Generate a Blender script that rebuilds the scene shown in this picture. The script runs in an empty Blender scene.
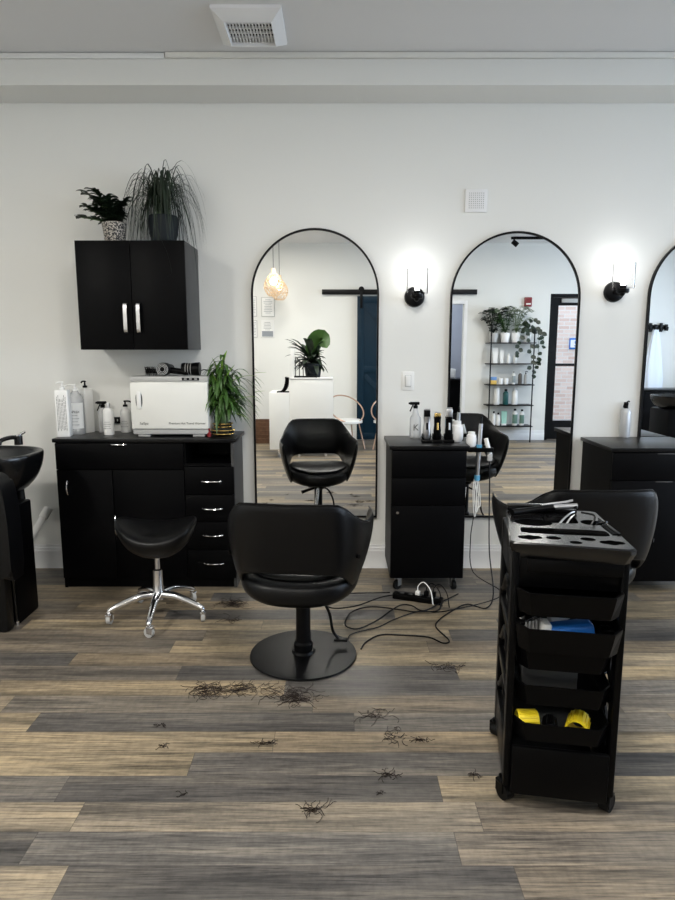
import bpy, bmesh, math, random
from mathutils import Vector, Matrix
random.seed(7)
PI = math.pi
R = math.radians
scn = bpy.context.scene
COL = scn.collection

# ------------------------------------------------------------------ camera
F = 640.0; PITCH = R(8.9); EYE = 1.4
cam = bpy.data.cameras.new('camera'); camo = bpy.data.objects.new('camera', cam); COL.objects.link(camo)
camo.location = (0, 0, EYE); camo.rotation_euler = (PI/2 - PITCH, 0, 0)
cam.sensor_fit = 'HORIZONTAL'; cam.sensor_width = 36; cam.lens = F/675*36; cam.clip_start = .05
scn.camera = camo

def _ray(px, py):
    a = (px-337.5)/F; b = (450-py)/F
    return a, math.cos(PITCH)+b*math.sin(PITCH), -math.sin(PITCH)+b*math.cos(PITCH)
def at(px, py, Y):            # point seen at a pixel, at distance Y in front
    x, y, z = _ray(px, py); t = Y/y
    return Vector((x*t, Y, EYE+z*t))
def flo(px, py, Z=0.0):       # point seen at a pixel, on the level Z
    x, y, z = _ray(px, py); t = (Z-EYE)/z
    return Vector((x*t, y*t, Z))

# ------------------------------------------------------------------ materials
MATS = {}
def mat(name, col, rough=.5, metal=0., spec=.5, bump=0., bscale=200., emit=None, estr=0., var=0., vscale=4., coat=0., trans=0.):
    if name in MATS: return MATS[name]
    m = bpy.data.materials.new(name); m.use_nodes = True
    nt = m.node_tree; b = nt.nodes['Principled BSDF']
    b.inputs['Base Color'].default_value = (*col, 1)
    b.inputs['Roughness'].default_value = rough; b.inputs['Metallic'].default_value = metal
    b.inputs['Specular IOR Level'].default_value = spec
    b.inputs['Coat Weight'].default_value = coat
    if emit: b.inputs['Emission Color'].default_value = (*emit, 1); b.inputs['Emission Strength'].default_value = estr
    if bump or var:
        tc = nt.nodes.new('ShaderNodeTexCoord')
    if bump:
        n = nt.nodes.new('ShaderNodeTexNoise'); n.inputs['Scale'].default_value = bscale; n.inputs['Detail'].default_value = 3
        bp = nt.nodes.new('ShaderNodeBump'); bp.inputs['Strength'].default_value = bump; bp.inputs['Distance'].default_value = .002
        nt.links.new(tc.outputs['Object'], n.inputs['Vector']); nt.links.new(n.outputs['Fac'], bp.inputs['Height'])
        nt.links.new(bp.outputs['Normal'], b.inputs['Normal'])
    if var:
        n = nt.nodes.new('ShaderNodeTexNoise'); n.inputs['Scale'].default_value = vscale; n.inputs['Detail'].default_value = 4
        mx = nt.nodes.new('ShaderNodeMix'); mx.data_type = 'RGBA'
        mx.inputs[6].default_value = (*[c*(1-var) for c in col], 1); mx.inputs[7].default_value = (*[min(1, c*(1+var)) for c in col], 1)
        nt.links.new(tc.outputs['Object'], n.inputs['Vector']); nt.links.new(n.outputs['Fac'], mx.inputs[0]); nt.links.new(mx.outputs[2], b.inputs['Base Color'])
    MATS[name] = m
    return m
def glass(name, tint=(1, 1, 1), refl=.12, rough=.02, white=0.):
    m = bpy.data.materials.new(name); m.use_nodes = True; nt = m.node_tree; nt.nodes.clear()
    o = nt.nodes.new('ShaderNodeOutputMaterial'); t = nt.nodes.new('ShaderNodeBsdfTransparent'); g = nt.nodes.new('ShaderNodeBsdfGlossy')
    mx = nt.nodes.new('ShaderNodeMixShader'); fr = nt.nodes.new('ShaderNodeLayerWeight'); fr.inputs[0].default_value = refl
    t.inputs[0].default_value = (*tint, 1); g.inputs['Roughness'].default_value = rough
    nt.links.new(fr.outputs['Fresnel'], mx.inputs[0]); nt.links.new(t.outputs[0], mx.inputs[1]); nt.links.new(g.outputs[0], mx.inputs[2])
    out = mx
    if white:
        d = nt.nodes.new('ShaderNodeBsdfDiffuse'); d.inputs[0].default_value = (.9, .9, .9, 1); m2 = nt.nodes.new('ShaderNodeMixShader'); m2.inputs[0].default_value = white
        nt.links.new(mx.outputs[0], m2.inputs[1]); nt.links.new(d.outputs[0], m2.inputs[2]); out = m2
    nt.links.new(out.outputs[0], o.inputs[0]); return m

WALL = mat('wall_paint', (.76, .76, .73), .75, spec=.25, bump=.15, bscale=60, var=.012, vscale=1.3)
CEIL = mat('ceiling_paint', (.74, .74, .74), .85, spec=.2, bump=.1, bscale=80)
TRIM = mat('trim_paint', (.80, .80, .80), .4, spec=.4)
BLK = mat('black_laminate', (.0016, .0016, .002), .45, spec=.07, bump=.05, bscale=150)
BLKTOP = mat('black_worktop', (.0035, .0035, .004), .30, spec=.22, bump=.06, bscale=300)
BLKSIDE = mat('grey_laminate_edge', (.055, .055, .055), .45, spec=.2)
LEATH = mat('black_leather', (.0022, .0023, .0028), .34, spec=.26, bump=.25, bscale=420)
BPLAS = mat('black_plastic', (.0016, .0016, .0018), .33, spec=.10)
BPLAS_G = mat('glossy_black_plastic', (.003, .003, .0033), .22, spec=.5)
BMET = mat('black_metal', (.0025, .0025, .003), .4, spec=.16)
BRUB = mat('black_rubber', (.004, .004, .004), .55, spec=.15)
CHR = mat('chrome', (.82, .82, .84), .14, metal=1)
STEEL = mat('brushed_steel', (.62, .62, .63), .32, metal=1)
WPLAS = mat('white_plastic', (.82, .82, .80), .35, spec=.5)
WPLAS2 = mat('white_enamel', (.78, .78, .74), .28, spec=.5)
GPLAS = mat('grey_plastic', (.42, .42, .41), .4)
DGREY = mat('dark_grey_print', (.06, .06, .06), .6)
LABEL = mat('white_label', (.80, .80, .78), .6)
WHITE = mat('white_ceramic', (.85, .85, .85), .3)
MIRROR = mat('mirror_silver', (.93, .94, .93), .0, metal=1)
GLASS = glass('clear_glass', (.97, .97, .97), .05)
WGLASS = glass('window_glass', (.97, .98, 1), .06)
BOTGL = glass('clear_plastic_bottle', (.93, .94, .95), .2, .08, .35)
BLUE = mat('blue_plastic', (.02, .16, .55), .35)
CYAN = mat('light_blue_plastic', (.10, .35, .55), .35)
YEL = mat('yellow_plastic', (.80, .62, .02), .45)
GOLD = mat('gold_metal', (.75, .52, .18), .25, metal=1)
RED = mat('red_plastic', (.20, .012, .015), .4)
NAVY = mat('navy_paint', (.002, .017, .034), .5, spec=.2)
COPPER = mat('copper_metal', (.62, .42, .32), .35, metal=.8)
LEAF = mat('leaf_green', (.045, .11, .02), .42, var=.45, vscale=12)
LEAFD = mat('leaf_dark_green', (.010, .022, .009), .45, var=.4, vscale=12)
LEAFL = mat('leaf_bright_green', (.22, .38, .04), .42, var=.45, vscale=10)
STEMG = mat('stem_green', (.05, .09, .025), .5)
SOIL = mat('soil', (.02, .013, .009), .9, bump=.5, bscale=90)
SLATE = mat('slate_pot', (.012, .016, .02), .55, spec=.2, bump=.3, bscale=50)
HAIR = mat('brown_hair', (.014, .006, .004), .5)
BASKET = mat('wicker_brown', (.10, .045, .02), .7, var=.5, vscale=30, bump=.6, bscale=60)
RATTAN = mat('rattan_shade', (.70, .52, .34), .5)
TOWEL = mat('white_towel', (.75, .80, .88), .9, bump=.5, bscale=120)
CORDM = mat('black_cord', (.004, .004, .005), .45, spec=.2)
WCORD = mat('white_cord', (.75, .75, .73), .45)
GREENL = mat('green_label', (.12, .22, .18), .5)
TEAL = mat('dark_teal_plastic', (.01, .08, .08), .35)
GROUND = mat('pavement', (.35, .34, .33), .9, var=.1)
BULB = mat('lit_bulb', (1, 1, 1), .4, emit=(1, .98, .95), estr=9)
WBULB = mat('warm_lit_bulb', (1, .9, .7), .4, emit=(1, .78, .45), estr=3)
DIFF = mat('lit_diffuser', (1, 1, 1), .5, emit=(1, .98, .95), estr=4)

def potmat():     # speckled woven looking pot
    m = mat('patterned_pot', (.5, .47, .42), .6); nt = m.node_tree; b = nt.nodes['Principled BSDF']
    tc = nt.nodes.new('ShaderNodeTexCoord'); v = nt.nodes.new('ShaderNodeTexVoronoi'); v.inputs['Scale'].default_value = 130
    r = nt.nodes.new('ShaderNodeValToRGB'); r.color_ramp.elements[0].color = (.50, .46, .40, 1); r.color_ramp.elements[1].color = (.02, .02, .02, 1)
    r.color_ramp.elements[0].position = .42; r.color_ramp.elements[1].position = .55
    nt.links.new(tc.outputs['Object'], v.inputs['Vector']); nt.links.new(v.outputs['Distance'], r.inputs[0]); nt.links.new(r.outputs[0], b.inputs['Base Color'])
    return m
POTP = potmat()

def brickmat():
    m = mat('brick_wall', (.4, .25, .2), .85); nt = m.node_tree; b = nt.nodes['Principled BSDF']
    tc = nt.nodes.new('ShaderNodeTexCoord'); mp = nt.nodes.new('ShaderNodeMapping'); mp.inputs['Rotation'].default_value = (PI/2, 0, 0)
    br = nt.nodes.new('ShaderNodeTexBrick'); br.inputs['Scale'].default_value = 1; br.inputs['Brick Width'].default_value = .22; br.inputs['Row Height'].default_value = .075
    br.inputs['Mortar Size'].default_value = .009; br.inputs['Color1'].default_value = (.62, .44, .37, 1); br.inputs['Color2'].default_value = (.78, .64, .56, 1); br.inputs['Mortar'].default_value = (.72, .68, .64, 1)
    nt.links.new(tc.outputs['Object'], mp.inputs[0]); nt.links.new(mp.outputs[0], br.inputs['Vector']); nt.links.new(br.outputs['Color'], b.inputs['Base Color'])
    return m
BRICK = brickmat()

def floormat():
    m = bpy.data.materials.new('wood_plank_floor'); m.use_nodes = True; nt = m.node_tree; N = nt.nodes; L = nt.links; b = N['Principled BSDF']
    def math_(op, a, c=None, d=None):
        n = N.new('ShaderNodeMath'); n.operation = op
        for i, v in enumerate((a, c, d)):
            if v is None: continue
            if isinstance(v, (int, float)): n.inputs[i].default_value = v
            else: L.new(v, n.inputs[i])
        return n.outputs[0]
    def ramp(v, stops):
        r = N.new('ShaderNodeValToRGB'); e = r.color_ramp.elements
        while len(e) < len(stops): e.new(.5)
        for i, (p, c) in enumerate(stops): e[i].position = p; e[i].color = (*c, 1)
        L.new(v, r.inputs[0]); return r.outputs[0]
    def mix(fac, a, c, mode='MIX'):
        n = N.new('ShaderNodeMix'); n.data_type = 'RGBA'; n.blend_type = mode
        for s, v in ((0, fac), (6, a), (7, c)):
            if isinstance(v, (int, float)): n.inputs[s].default_value = v
            elif isinstance(v, tuple): n.inputs[s].default_value = (*v, 1)
            else: L.new(v, n.inputs[s])
        return n.outputs[2]
    g = N.new('ShaderNodeNewGeometry'); sp = N.new('ShaderNodeSeparateXYZ'); L.new(g.outputs['Position'], sp.inputs[0])
    X, Y = sp.outputs[0], sp.outputs[1]
    W, LEN = .125, 1.22
    yr = math_('DIVIDE', math_('SUBTRACT', Y, 1.56-1.25), W); row = math_('FLOOR', yr); fy = math_('SUBTRACT', yr, row)
    wn = N.new('ShaderNodeTexWhiteNoise'); wn.noise_dimensions = '1D'; L.new(math_('ADD', row, 3.3), wn.inputs['W'])
    xr = math_('ADD', math_('DIVIDE', X, LEN), math_('MULTIPLY', wn.outputs['Value'], 5)); colm = math_('FLOOR', xr); fx = math_('SUBTRACT', xr, colm)
    wn2 = N.new('ShaderNodeTexWhiteNoise'); wn2.noise_dimensions = '2D'; cb = N.new('ShaderNodeCombineXYZ'); L.new(row, cb.inputs[0]); L.new(colm, cb.inputs[1]); L.new(cb.outputs[0], wn2.inputs['Vector'])
    rnd = wn2.outputs['Value']
    base = ramp(rnd, [(0, (.085, .079, .074)), (.2, (.14, .128, .115)), (.42, (.205, .165, .118)), (.62, (.31, .25, .165)), (.8, (.265, .22, .16)), (1, (.13, .123, .116))])
    # grain: noise stretched along the plank, shifted per plank
    def grain(sx, sy, det, rough=.6):
        c = N.new('ShaderNodeCombineXYZ')
        L.new(math_('ADD', math_('MULTIPLY', X, sx), math_('MULTIPLY', rnd, 37)), c.inputs[0]); L.new(math_('MULTIPLY', Y, sy), c.inputs[1]); L.new(math_('MULTIPLY', rnd, 91), c.inputs[2])
        n = N.new('ShaderNodeTexNoise'); n.inputs['Scale'].default_value = 1; n.inputs['Detail'].default_value = det; n.inputs['Roughness'].default_value = rough; L.new(c.outputs[0], n.inputs['Vector']); return n.outputs['Fac']
    g1 = grain(1.0, 15, 8, .62); g2 = grain(6, 150, 5, .7); g3 = grain(45, 25, 3)
    c = mix(.85, base, ramp(g1, [(.34, (.36, .37, .39)), (.49, (.90, .90, .90)), (.64, (1.45, 1.40, 1.28))]), 'MULTIPLY')
    c = mix(.75, c, ramp(g2, [(.34, (.28, .28, .29)), (.5, (.98, .98, .98)), (.64, (1.45, 1.42, 1.36))]), 'MULTIPLY')
    c = mix(.32, c, ramp(g3, [(.32, (.6, .6, .6)), (.62, (1.2, 1.2, 1.2))]), 'MULTIPLY')
    ey = math_('MINIMUM', fy, math_('SUBTRACT', 1, fy)); ex = math_('MULTIPLY', math_('MINIMUM', fx, math_('SUBTRACT', 1, fx)), LEN/W)
    e = math_('MINIMUM', ey, ex); seam = math_('MULTIPLY', math_('LESS_THAN', e, .010), .55)
    c = mix(seam, c, (.05, .045, .04))
    L.new(c, b.inputs['Base Color'])
    L.new(math_('ADD', .36, math_('MULTIPLY', g2, .22)), b.inputs['Roughness']); b.inputs['Specular IOR Level'].default_value = .42
    bp = N.new('ShaderNodeBump'); bp.inputs['Strength'].default_value = .25; bp.inputs['Distance'].default_value = .002; L.new(math_('SUBTRACT', g2, seam), bp.inputs['Height']); L.new(bp.outputs[0], b.inputs['Normal'])
    return m
FLOORM = floormat()

# ------------------------------------------------------------------ mesh helpers
def BM(): return bmesh.new()
def obj(name, bm, m, parent=None, smooth=True, mods=()):
    bmesh.ops.recalc_face_normals(bm, faces=bm.faces)
    me = bpy.data.meshes.new(name); bm.to_mesh(me); bm.free()
    if smooth:
        me.shade_smooth()
        try: me.set_sharp_from_angle(angle=R(38))
        except Exception: pass
    me.materials.append(m)
    o = bpy.data.objects.new(name, me); COL.objects.link(o)
    if parent: o.parent = parent
    return o
def thing(name, label, cat, loc=(0, 0, 0), rotz=0, group=None):
    o = bpy.data.objects.new(name, None); COL.objects.link(o); o.empty_display_size = .1
    o.location = loc; o.rotation_euler = (0, 0, rotz); o['label'] = label; o['category'] = cat
    if group: o['group'] = group
    return o
def tag(o, label, cat, group=None, kind=None):
    o['label'] = label; o['category'] = cat
    if group: o['group'] = group
    if kind: o['kind'] = kind
    return o
def struct(o): o['kind'] = 'structure'; return o
def dup(o, parent=None):
    c = o.copy(); COL.objects.link(c)
    if parent: c.parent = parent
    for ch in [x for x in bpy.data.objects if x.parent == o]: dup(ch, c)
    return c

def box(bm, x0, x1, y0, y1, z0, z1, bev=0., seg=2, M=None):
    g = bmesh.ops.create_cube(bm, size=1)['verts']
    for v in g: v.co = Vector(((x0+x1)/2+v.co.x*(x1-x0), (y0+y1)/2+v.co.y*(y1-y0), (z0+z1)/2+v.co.z*(z1-z0)))
    if bev:
        es = list({e for v in g for e in v.link_edges})
        r = bmesh.ops.bevel(bm, geom=es, offset=bev, segments=seg, affect='EDGES', profile=.5)
        g = list({v for f in r['faces'] for v in f.verts} | {v for v in g if v.is_valid})
    if M:
        for v in g: v.co = M @ v.co
    return g
def ring(bm, c, u, v, r, n, ph=0):
    return [bm.verts.new(c+u*(r*math.cos(ph+2*PI*i/n))+v*(r*math.sin(ph+2*PI*i/n))) for i in range(n)]
def bridge(bm, a, b):
    n = len(a)
    for i in range(n):
        bm.faces.new((a[i], a[(i+1) % n], b[(i+1) % n], b[i]))
def frame(d):
    d = d.normalized(); a = Vector((0, 0, 1)) if abs(d.z) < .9 else Vector((1, 0, 0))
    u = d.cross(a).normalized(); return u, d.cross(u).normalized()
def cyl(bm, p0, p1, r0, r1=None, n=20, cap=True):
    p0, p1 = Vector(p0), Vector(p1); r1 = r0 if r1 is None else r1
    u, v = frame(p1-p0); a = ring(bm, p0, u, v, r0, n); b = ring(bm, p1, u, v, r1, n); bridge(bm, a, b)
    if cap: bm.faces.new(a[::-1]); bm.faces.new(b)
def tube(bm, pts, r, n=8, r1=None):
    pts = [Vector(p) for p in pts]; prev = None; L_ = len(pts); u = None
    for i, p in enumerate(pts):
        d = (pts[min(i+1, L_-1)]-pts[max(i-1, 0)]).normalized()
        if u is None: u, _ = frame(d)
        else: u = (u-d*u.dot(d)).normalized()
        v = d.cross(u); rr = r if r1 is None else r+(r1-r)*i/(L_-1)
        c = ring(bm, p, u, v, rr, n)
        if prev: bridge(bm, prev, c)
        else: bm.faces.new(c[::-1])
        prev = c
    bm.faces.new(prev)
def lathe(bm, prof, c=(0, 0, 0), n=28, sx=1, sy=1, close=True):
    c = Vector(c); prev = None; first = None
    for r, z in prof:
        if r < 1e-5:
            cur = [bm.verts.new(c+Vector((0, 0, z)))]
        else: cur = [bm.verts.new(c+Vector((sx*r*math.cos(2*PI*i/n), sy*r*math.sin(2*PI*i/n), z))) for i in range(n)]
        if prev:
            if len(prev) == 1 and len(cur) > 1:
                for i in range(n): bm.faces.new((prev[0], cur[i], cur[(i+1) % n]))
            elif len(cur) == 1 and len(prev) > 1:
                for i in range(n): bm.faces.new((prev[(i+1) % n], prev[i], cur[0]))
            elif len(cur) > 1: bridge(bm, prev, cur)
        prev = cur
def catmull(pts, k=8):
    pts = [Vector(p) for p in pts]; o = []
    P = [pts[0]*2-pts[1]]+pts+[pts[-1]*2-pts[-2]]
    for i in range(1, len(P)-2):
        for j in range(k):
            t = j/k; a, b, c, d = P[i-1], P[i], P[i+1], P[i+2]
            o.append(.5*((2*b)+(c-a)*t+(2*a-5*b+4*c-d)*t*t+(3*b-3*c+d-a)*t**3))
    o.append(pts[-1]); return o
def ssel(bm, prof, hx, hy, e=3., n=36, c=(0, 0, 0), zf=None):
    # stack of superellipse rings: prof = [(scale, z)]
    c = Vector(c); prev = None
    for s, z in prof:
        cur = []
        for i in range(n):
            t = 2*PI*i/n; ct, st = math.cos(t), math.sin(t)
            x = hx*s*math.copysign(abs(ct)**(2/e), ct); y = hy*s*math.copysign(abs(st)**(2/e), st)
            cur.append(bm.verts.new(c+Vector((x, y, z+(zf(x, y) if zf else 0)))))
        if prev: bridge(bm, prev, cur)
        else: bm.faces.new(cur[::-1])
        prev = cur
    bm.faces.new(prev)
def leafstrip(bm, pts, w, up=Vector((0, 0, 1)), fold=.25, shape='lance'):
    pts = [Vector(p) for p in pts]; L_ = len(pts); prev = None
    for i, p in enumerate(pts):
        d = (pts[min(i+1, L_-1)]-pts[max(i-1, 0)]).normalized(); s = d.cross(up)
        if s.length < 1e-3: s = Vector((1, 0, 0))
        s.normalize(); nrm = s.cross(d); t = i/(L_-1)
        ww = w*(math.sin(PI*min(1, t*.92+.08))**.7 if shape == 'lance' else (1-t)**.6 if shape == 'grass' else math.sin(PI*(t*.9+.1))**.5)
        ww = max(ww, w*.04)
        cur = [bm.verts.new(p-s*ww+nrm*fold*ww), bm.verts.new(p), bm.verts.new(p+s*ww+nrm*fold*ww)]
        if prev:
            bm.faces.new((prev[0], prev[1], cur[1], cur[0])); bm.faces.new((prev[1], prev[2], cur[2], cur[1]))
        prev = cur
def text(s, size, loc, m, parent, rot=(PI/2, 0, 0), name='lettering', depth=.0004, align='CENTER'):
    cu = bpy.data.curves.new(name, 'FONT'); cu.body = s; cu.size = size; cu.extrude = depth; cu.align_x = align; cu.align_y = 'CENTER'
    t = bpy.data.objects.new(name+'_tmp', cu); COL.objects.link(t)
    bpy.context.view_layer.update()
    me = bpy.data.meshes.new_from_object(t.evaluated_get(bpy.context.evaluated_depsgraph_get()))
    bpy.data.objects.remove(t); me.materials.clear(); me.materials.append(m)
    o = bpy.data.objects.new(name, me); COL.objects.link(o); o.location = loc; o.rotation_euler = rot
    if parent: o.parent = parent
    return o
def subsurf(o, lv=1):
    m = o.modifiers.new('s', 'SUBSURF'); m.levels = lv; m.render_levels = lv

# ------------------------------------------------------------------ room
YW, YB, XL, XR, ZC = 4.0, -2.0, -3.2, 5.8, 2.98
b = BM(); box(b, XL-.1, XR+.1, YB-3.0, YW+.1, -.1, 0); struct(obj('floor', b, FLOORM, smooth=False))
b = BM(); box(b, XL-.1, XR+.1, YB-.1, YW+.1, ZC, ZC+.1); struct(obj('ceiling', b, CEIL, smooth=False))
b = BM(); box(b, XL-.1, XR+.1, YW, YW+.1, 0, ZC); struct(obj('wall_front', b, WALL, smooth=False))
b = BM(); box(b, XL-.1, XL, YB-.1, YW, 0, ZC); struct(obj('wall_left', b, WALL, smooth=False))
# right wall with a shop window
WY0, WY1, WZ0, WZ1 = -1.4, 3.2, .5, 2.6
b = BM(); box(b, XR, XR+.1, YB-.1, WY0, 0, ZC); box(b, XR, XR+.1, WY1, YW, 0, ZC); box(b, XR, XR+.1, WY0, WY1, 0, WZ0); box(b, XR, XR+.1, WY0, WY1, WZ1, ZC)
struct(obj('wall_right', b, WALL, smooth=False))
b = BM()
for y in (WY0, (WY0+WY1)/2-.025, WY1-.05): box(b, XR+.01, XR+.09, y, y+.05, WZ0, WZ1)
box(b, XR+.01, XR+.09, WY0+.05, WY1-.05, WZ0, WZ0+.05); box(b, XR+.01, XR+.09, WY0+.05, WY1-.05, WZ1-.05, WZ1)
w = struct(obj('window_1', b, BMET, smooth=False))
b = BM(); box(b, XR+.045, XR+.053, WY0+.05, WY1-.05, WZ0+.05, WZ1-.05); obj('pane', b, WGLASS, w, smooth=False)
# back wall with opening and glass door
OX0, OX1, OZ = 1.02, 1.93, 2.09
DX0, DX1, DZ = 3.24, 4.26, 2.24
b = BM()
for x0, x1, z0 in ((XL, OX0, 0), (OX0, OX1, OZ), (OX1, DX0, 0), (DX0, DX1, DZ), (DX1, XR, 0)): box(b, x0, x1, YB-.12, YB, z0, ZC)
struct(obj('wall_back', b, WALL, smooth=False))
# the small back room beyond the opening (the fill lamp added to brighten it is below)
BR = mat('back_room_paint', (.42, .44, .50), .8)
b = BM(); box(b, .4, .5, YB-2.1, YB-.12, 0, ZC); box(b, 2.5, 2.6, YB-2.1, YB-.12, 0, ZC); box(b, .4, 2.6, YB-2.2, YB-2.1, 0, ZC); box(b, .4, 2.6, YB-2.2, YB-.12, ZC, ZC+.1)
struct(obj('wall_back_room', b, BR, smooth=False))
# beam across the top of the front wall
b = BM(); box(b, XL, XR, 3.74, YW, 2.82, ZC); struct(obj('trim_1', b, WALL, smooth=False))
b = BM(); box(b, XL, -.93, 3.722, 3.74, ZC-.032, ZC-.004, .003); box(b, -.926, XR, 3.718, 3.74, ZC-.030, ZC-.002, .003)
struct(obj('trim_2', b, WALL))
def baseboard(name, x0, x1, y0, y1, axis, s):
    b = BM()
    if axis == 'x':
        box(b, x0, x1, y0, y0+s*.014, 0, .115, .002); box(b, x0, x1, y0, y0+s*.011, .115, .135, .003); box(b, x0, x1, y0, y0+s*.007, .135, .155, .002)
    else:
        box(b, x0, x0+s*.014, y0, y1, 0, .12, .002); box(b, x0, x0+s*.009, y0, y1, .12, .155, .002)
    struct(obj(name, b, TRIM))
baseboard('baseboard_front', XL, XR, YW, 0, 'x', -1)
baseboard('baseboard_back', XL, OX0-.02, YB, 0, 'x', 1); baseboard('baseboard_back', OX1+.02, DX0, YB, 0, 'x', 1); baseboard('baseboard_back', DX1, XR, YB, 0, 'x', 1)
baseboard('baseboard_left', XL, 0, YB, YW, 'y', 1); baseboard('baseboard_right', XR, 0, YB, YW, 'y', -1)

# glass entrance door, black frame
b = BM()
for x0, x1 in ((DX0, DX0+.05), (DX1-.05, DX1)): box(b, x0, x1, YB-.11, YB-.01, 0, DZ)
box(b, DX0+.05, DX1-.05, YB-.11, YB-.01, DZ-.05, DZ)
d = struct(obj('door_1', b, BMET, smooth=False))
b = BM()
for x0, x1 in ((DX0+.055, DX0+.14), (DX1-.14, DX1-.055)): box(b, x0, x1, YB-.09, YB-.04, .01, DZ-.055)
box(b, DX0+.14, DX1-.14, YB-.09, YB-.04, .01, .30); box(b, DX0+.14, DX1-.14, YB-.09, YB-.04, DZ-.17, DZ-.055); box(b, DX0+.14, DX1-.14, YB-.09, YB-.04, 1.15, 1.19)
obj('door_leaf', b, BMET, d, smooth=False)
b = BM(); box(b, DX0+.14, DX1-.14, YB-.068, YB-.062, .30, 1.15); box(b, DX0+.14, DX1-.14, YB-.068, YB-.062, 1.19, DZ-.17); obj('door_glass', b, WGLASS, d, smooth=False)
b = BM(); box(b, DX0+.18, DX0+.45, YB-.04, YB-.005, DZ-.13, DZ-.07, .004); obj('door_closer', b, GPLAS, d)
b = BM(); tube(b, [(DX1-.1, YB-.04, .95), (DX1-.1, YB+.03, .95), (DX1-.1, YB+.03, 1.25), (DX1-.1, YB-.04, 1.25)], .011); obj('door_handle', b, STEEL, d)

# outside
b = BM(); box(b, 2.62, 9.5, YB-3.2, YB-3.0, -.1, 7.5); struct(obj('wall_outside', b, BRICK, smooth=False))
b = BM(); box(b, XR+.1, 12, -6, 8, -.15, -.02); box(b, 2.6, XR+.1, -5.0, -2.1, -.005, .004); struct(obj('floor_outside', b, GROUND, smooth=False))
t = thing('street_sign', 'small blue and white sign on the brick wall outside', 'sign', (4.80, YB-2.99, 1.52))
b = BM(); box(b, -.17, .17, -.008, .008, -.11, .11, .004); obj('sign_plate', b, BLUE, t)
b = BM(); box(b, -.15, .15, .008, .011, -.075, .075); obj('sign_face', b, LABEL, t)
text('92', .17, (0, .012, 0), BLUE, t, rot=(PI/2, 0, PI))

# ------------------------------------------------------------------ mirrors
def mirror(cx, zb, zt, r, label):
    t = thing('arched_mirror', label, 'mirror', (cx, YW, zb), 0, 'arched wall mirrors')
    H = zt-zb; prof = [(-r, 0), (r, 0)]+[(r*math.cos(PI*i/40), H-r+r*math.sin(PI*i/40)) for i in range(41)]
    pr = []
    for p in prof:
        if not pr or (abs(p[0]-pr[-1][0])+abs(p[1]-pr[-1][1])) > 1e-4: pr.append(p)
    if abs(pr[0][0]-pr[-1][0])+abs(pr[0][1]-pr[-1][1]) < 1e-4: pr.pop()
    b = BM(); f = [b.verts.new((x*.988, -.018, z*.988+.008)) for x, z in pr]; k = [b.verts.new((x*.988, -.008, z*.988+.008)) for x, z in pr]
    b.faces.new(f); b.faces.new(k[::-1]); bridge(b, f, k); obj('mirror_glass', b, MIRROR, t, smooth=False)
    b = BM(); rings = []
    n = len(pr); ce = Vector((0, 0, H*.45))
    for (dx, y) in ((0, -.002), (0, -.026), (.011, -.026), (.011, -.002)):
        cur = []
        for i, (x, z) in enumerate(pr):
            p = Vector((x, 0, z)); a = Vector((pr[i-1][0], 0, pr[i-1][1])); c2 = Vector((pr[(i+1) % n][0], 0, pr[(i+1) % n][1]))
            e1 = (p-a).normalized(); e2 = (c2-p).normalized(); n1 = Vector((-e1.z, 0, e1.x)); n2 = Vector((-e2.z, 0, e2.x)); nn = (n1+n2); nn /= max(.5, nn.length**2/2)
            q = p+nn*dx; cur.append(b.verts.new((q.x, y, q.z)))
        rings.append(cur)
    for i in range(4): bridge(b, rings[i], rings[(i+1) % 4])
    obj('mirror_frame', b, BMET, t)
    return t
mirror(-.136, .34, 2.118, .388, 'arched mirror left of the two sconces, behind the front styling chair')
mirror(1.08, .34, 2.10, .394, 'arched mirror between the two glass wall sconces')
mirror(2.28, .34, 2.11, .392, 'arched mirror cut off by the right edge, behind the silver spray bottle')

# ------------------------------------------------------------------ ceiling vent, wall plates
p0, p1 = flo(211, 2, ZC), flo(287, 37, ZC)
vx0, vx1, vy0, vy1 = -.592, -.262, p0.y+.02, p1.y+.05
t = thing('ceiling_vent', 'white ceiling air vent with perforated grille', 'vent', ((vx0+vx1)/2, (vy0+vy1)/2, ZC))
hx, hy = (vx1-vx0)/2, (vy1-vy0)/2
b = BM(); rs = []
for s, z in (((hx, hy), 0), ((hx, hy), -.015), ((hx-.012, hy-.012), -.022), ((hx-.052, hy-.06), -.05), ((hx-.055, hy-.063), -.045), ((hx-.055, hy-.063), -.01)):
    rs.append([b.verts.new((sx*s[0], sy*s[1], z)) for sx, sy in ((-1, -1), (1, -1), (1, 1), (-1, 1))])
for i in range(5): bridge(b, rs[i], rs[i+1])
obj('vent_frame', b, TRIM, t, smooth=False)
b = BM(); box(b, -hx+.054, hx-.054, -hy+.062, hy-.062, -.012, -.006); obj('vent_backing', b, BMET, t, smooth=False)
b = BM(); ix, iy = hx-.055, hy-.063
for i in range(15):
    x = -ix+2*ix*i/14; box(b, x-.0028, x+.0028, -iy, iy, -.034, -.020)
for i in range(6):
    y = -iy+2*iy*i/5; box(b, -ix, ix, y-.003, y+.003, -.032, -.022)
obj('vent_grille', b, TRIM, t, smooth=False)

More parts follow.
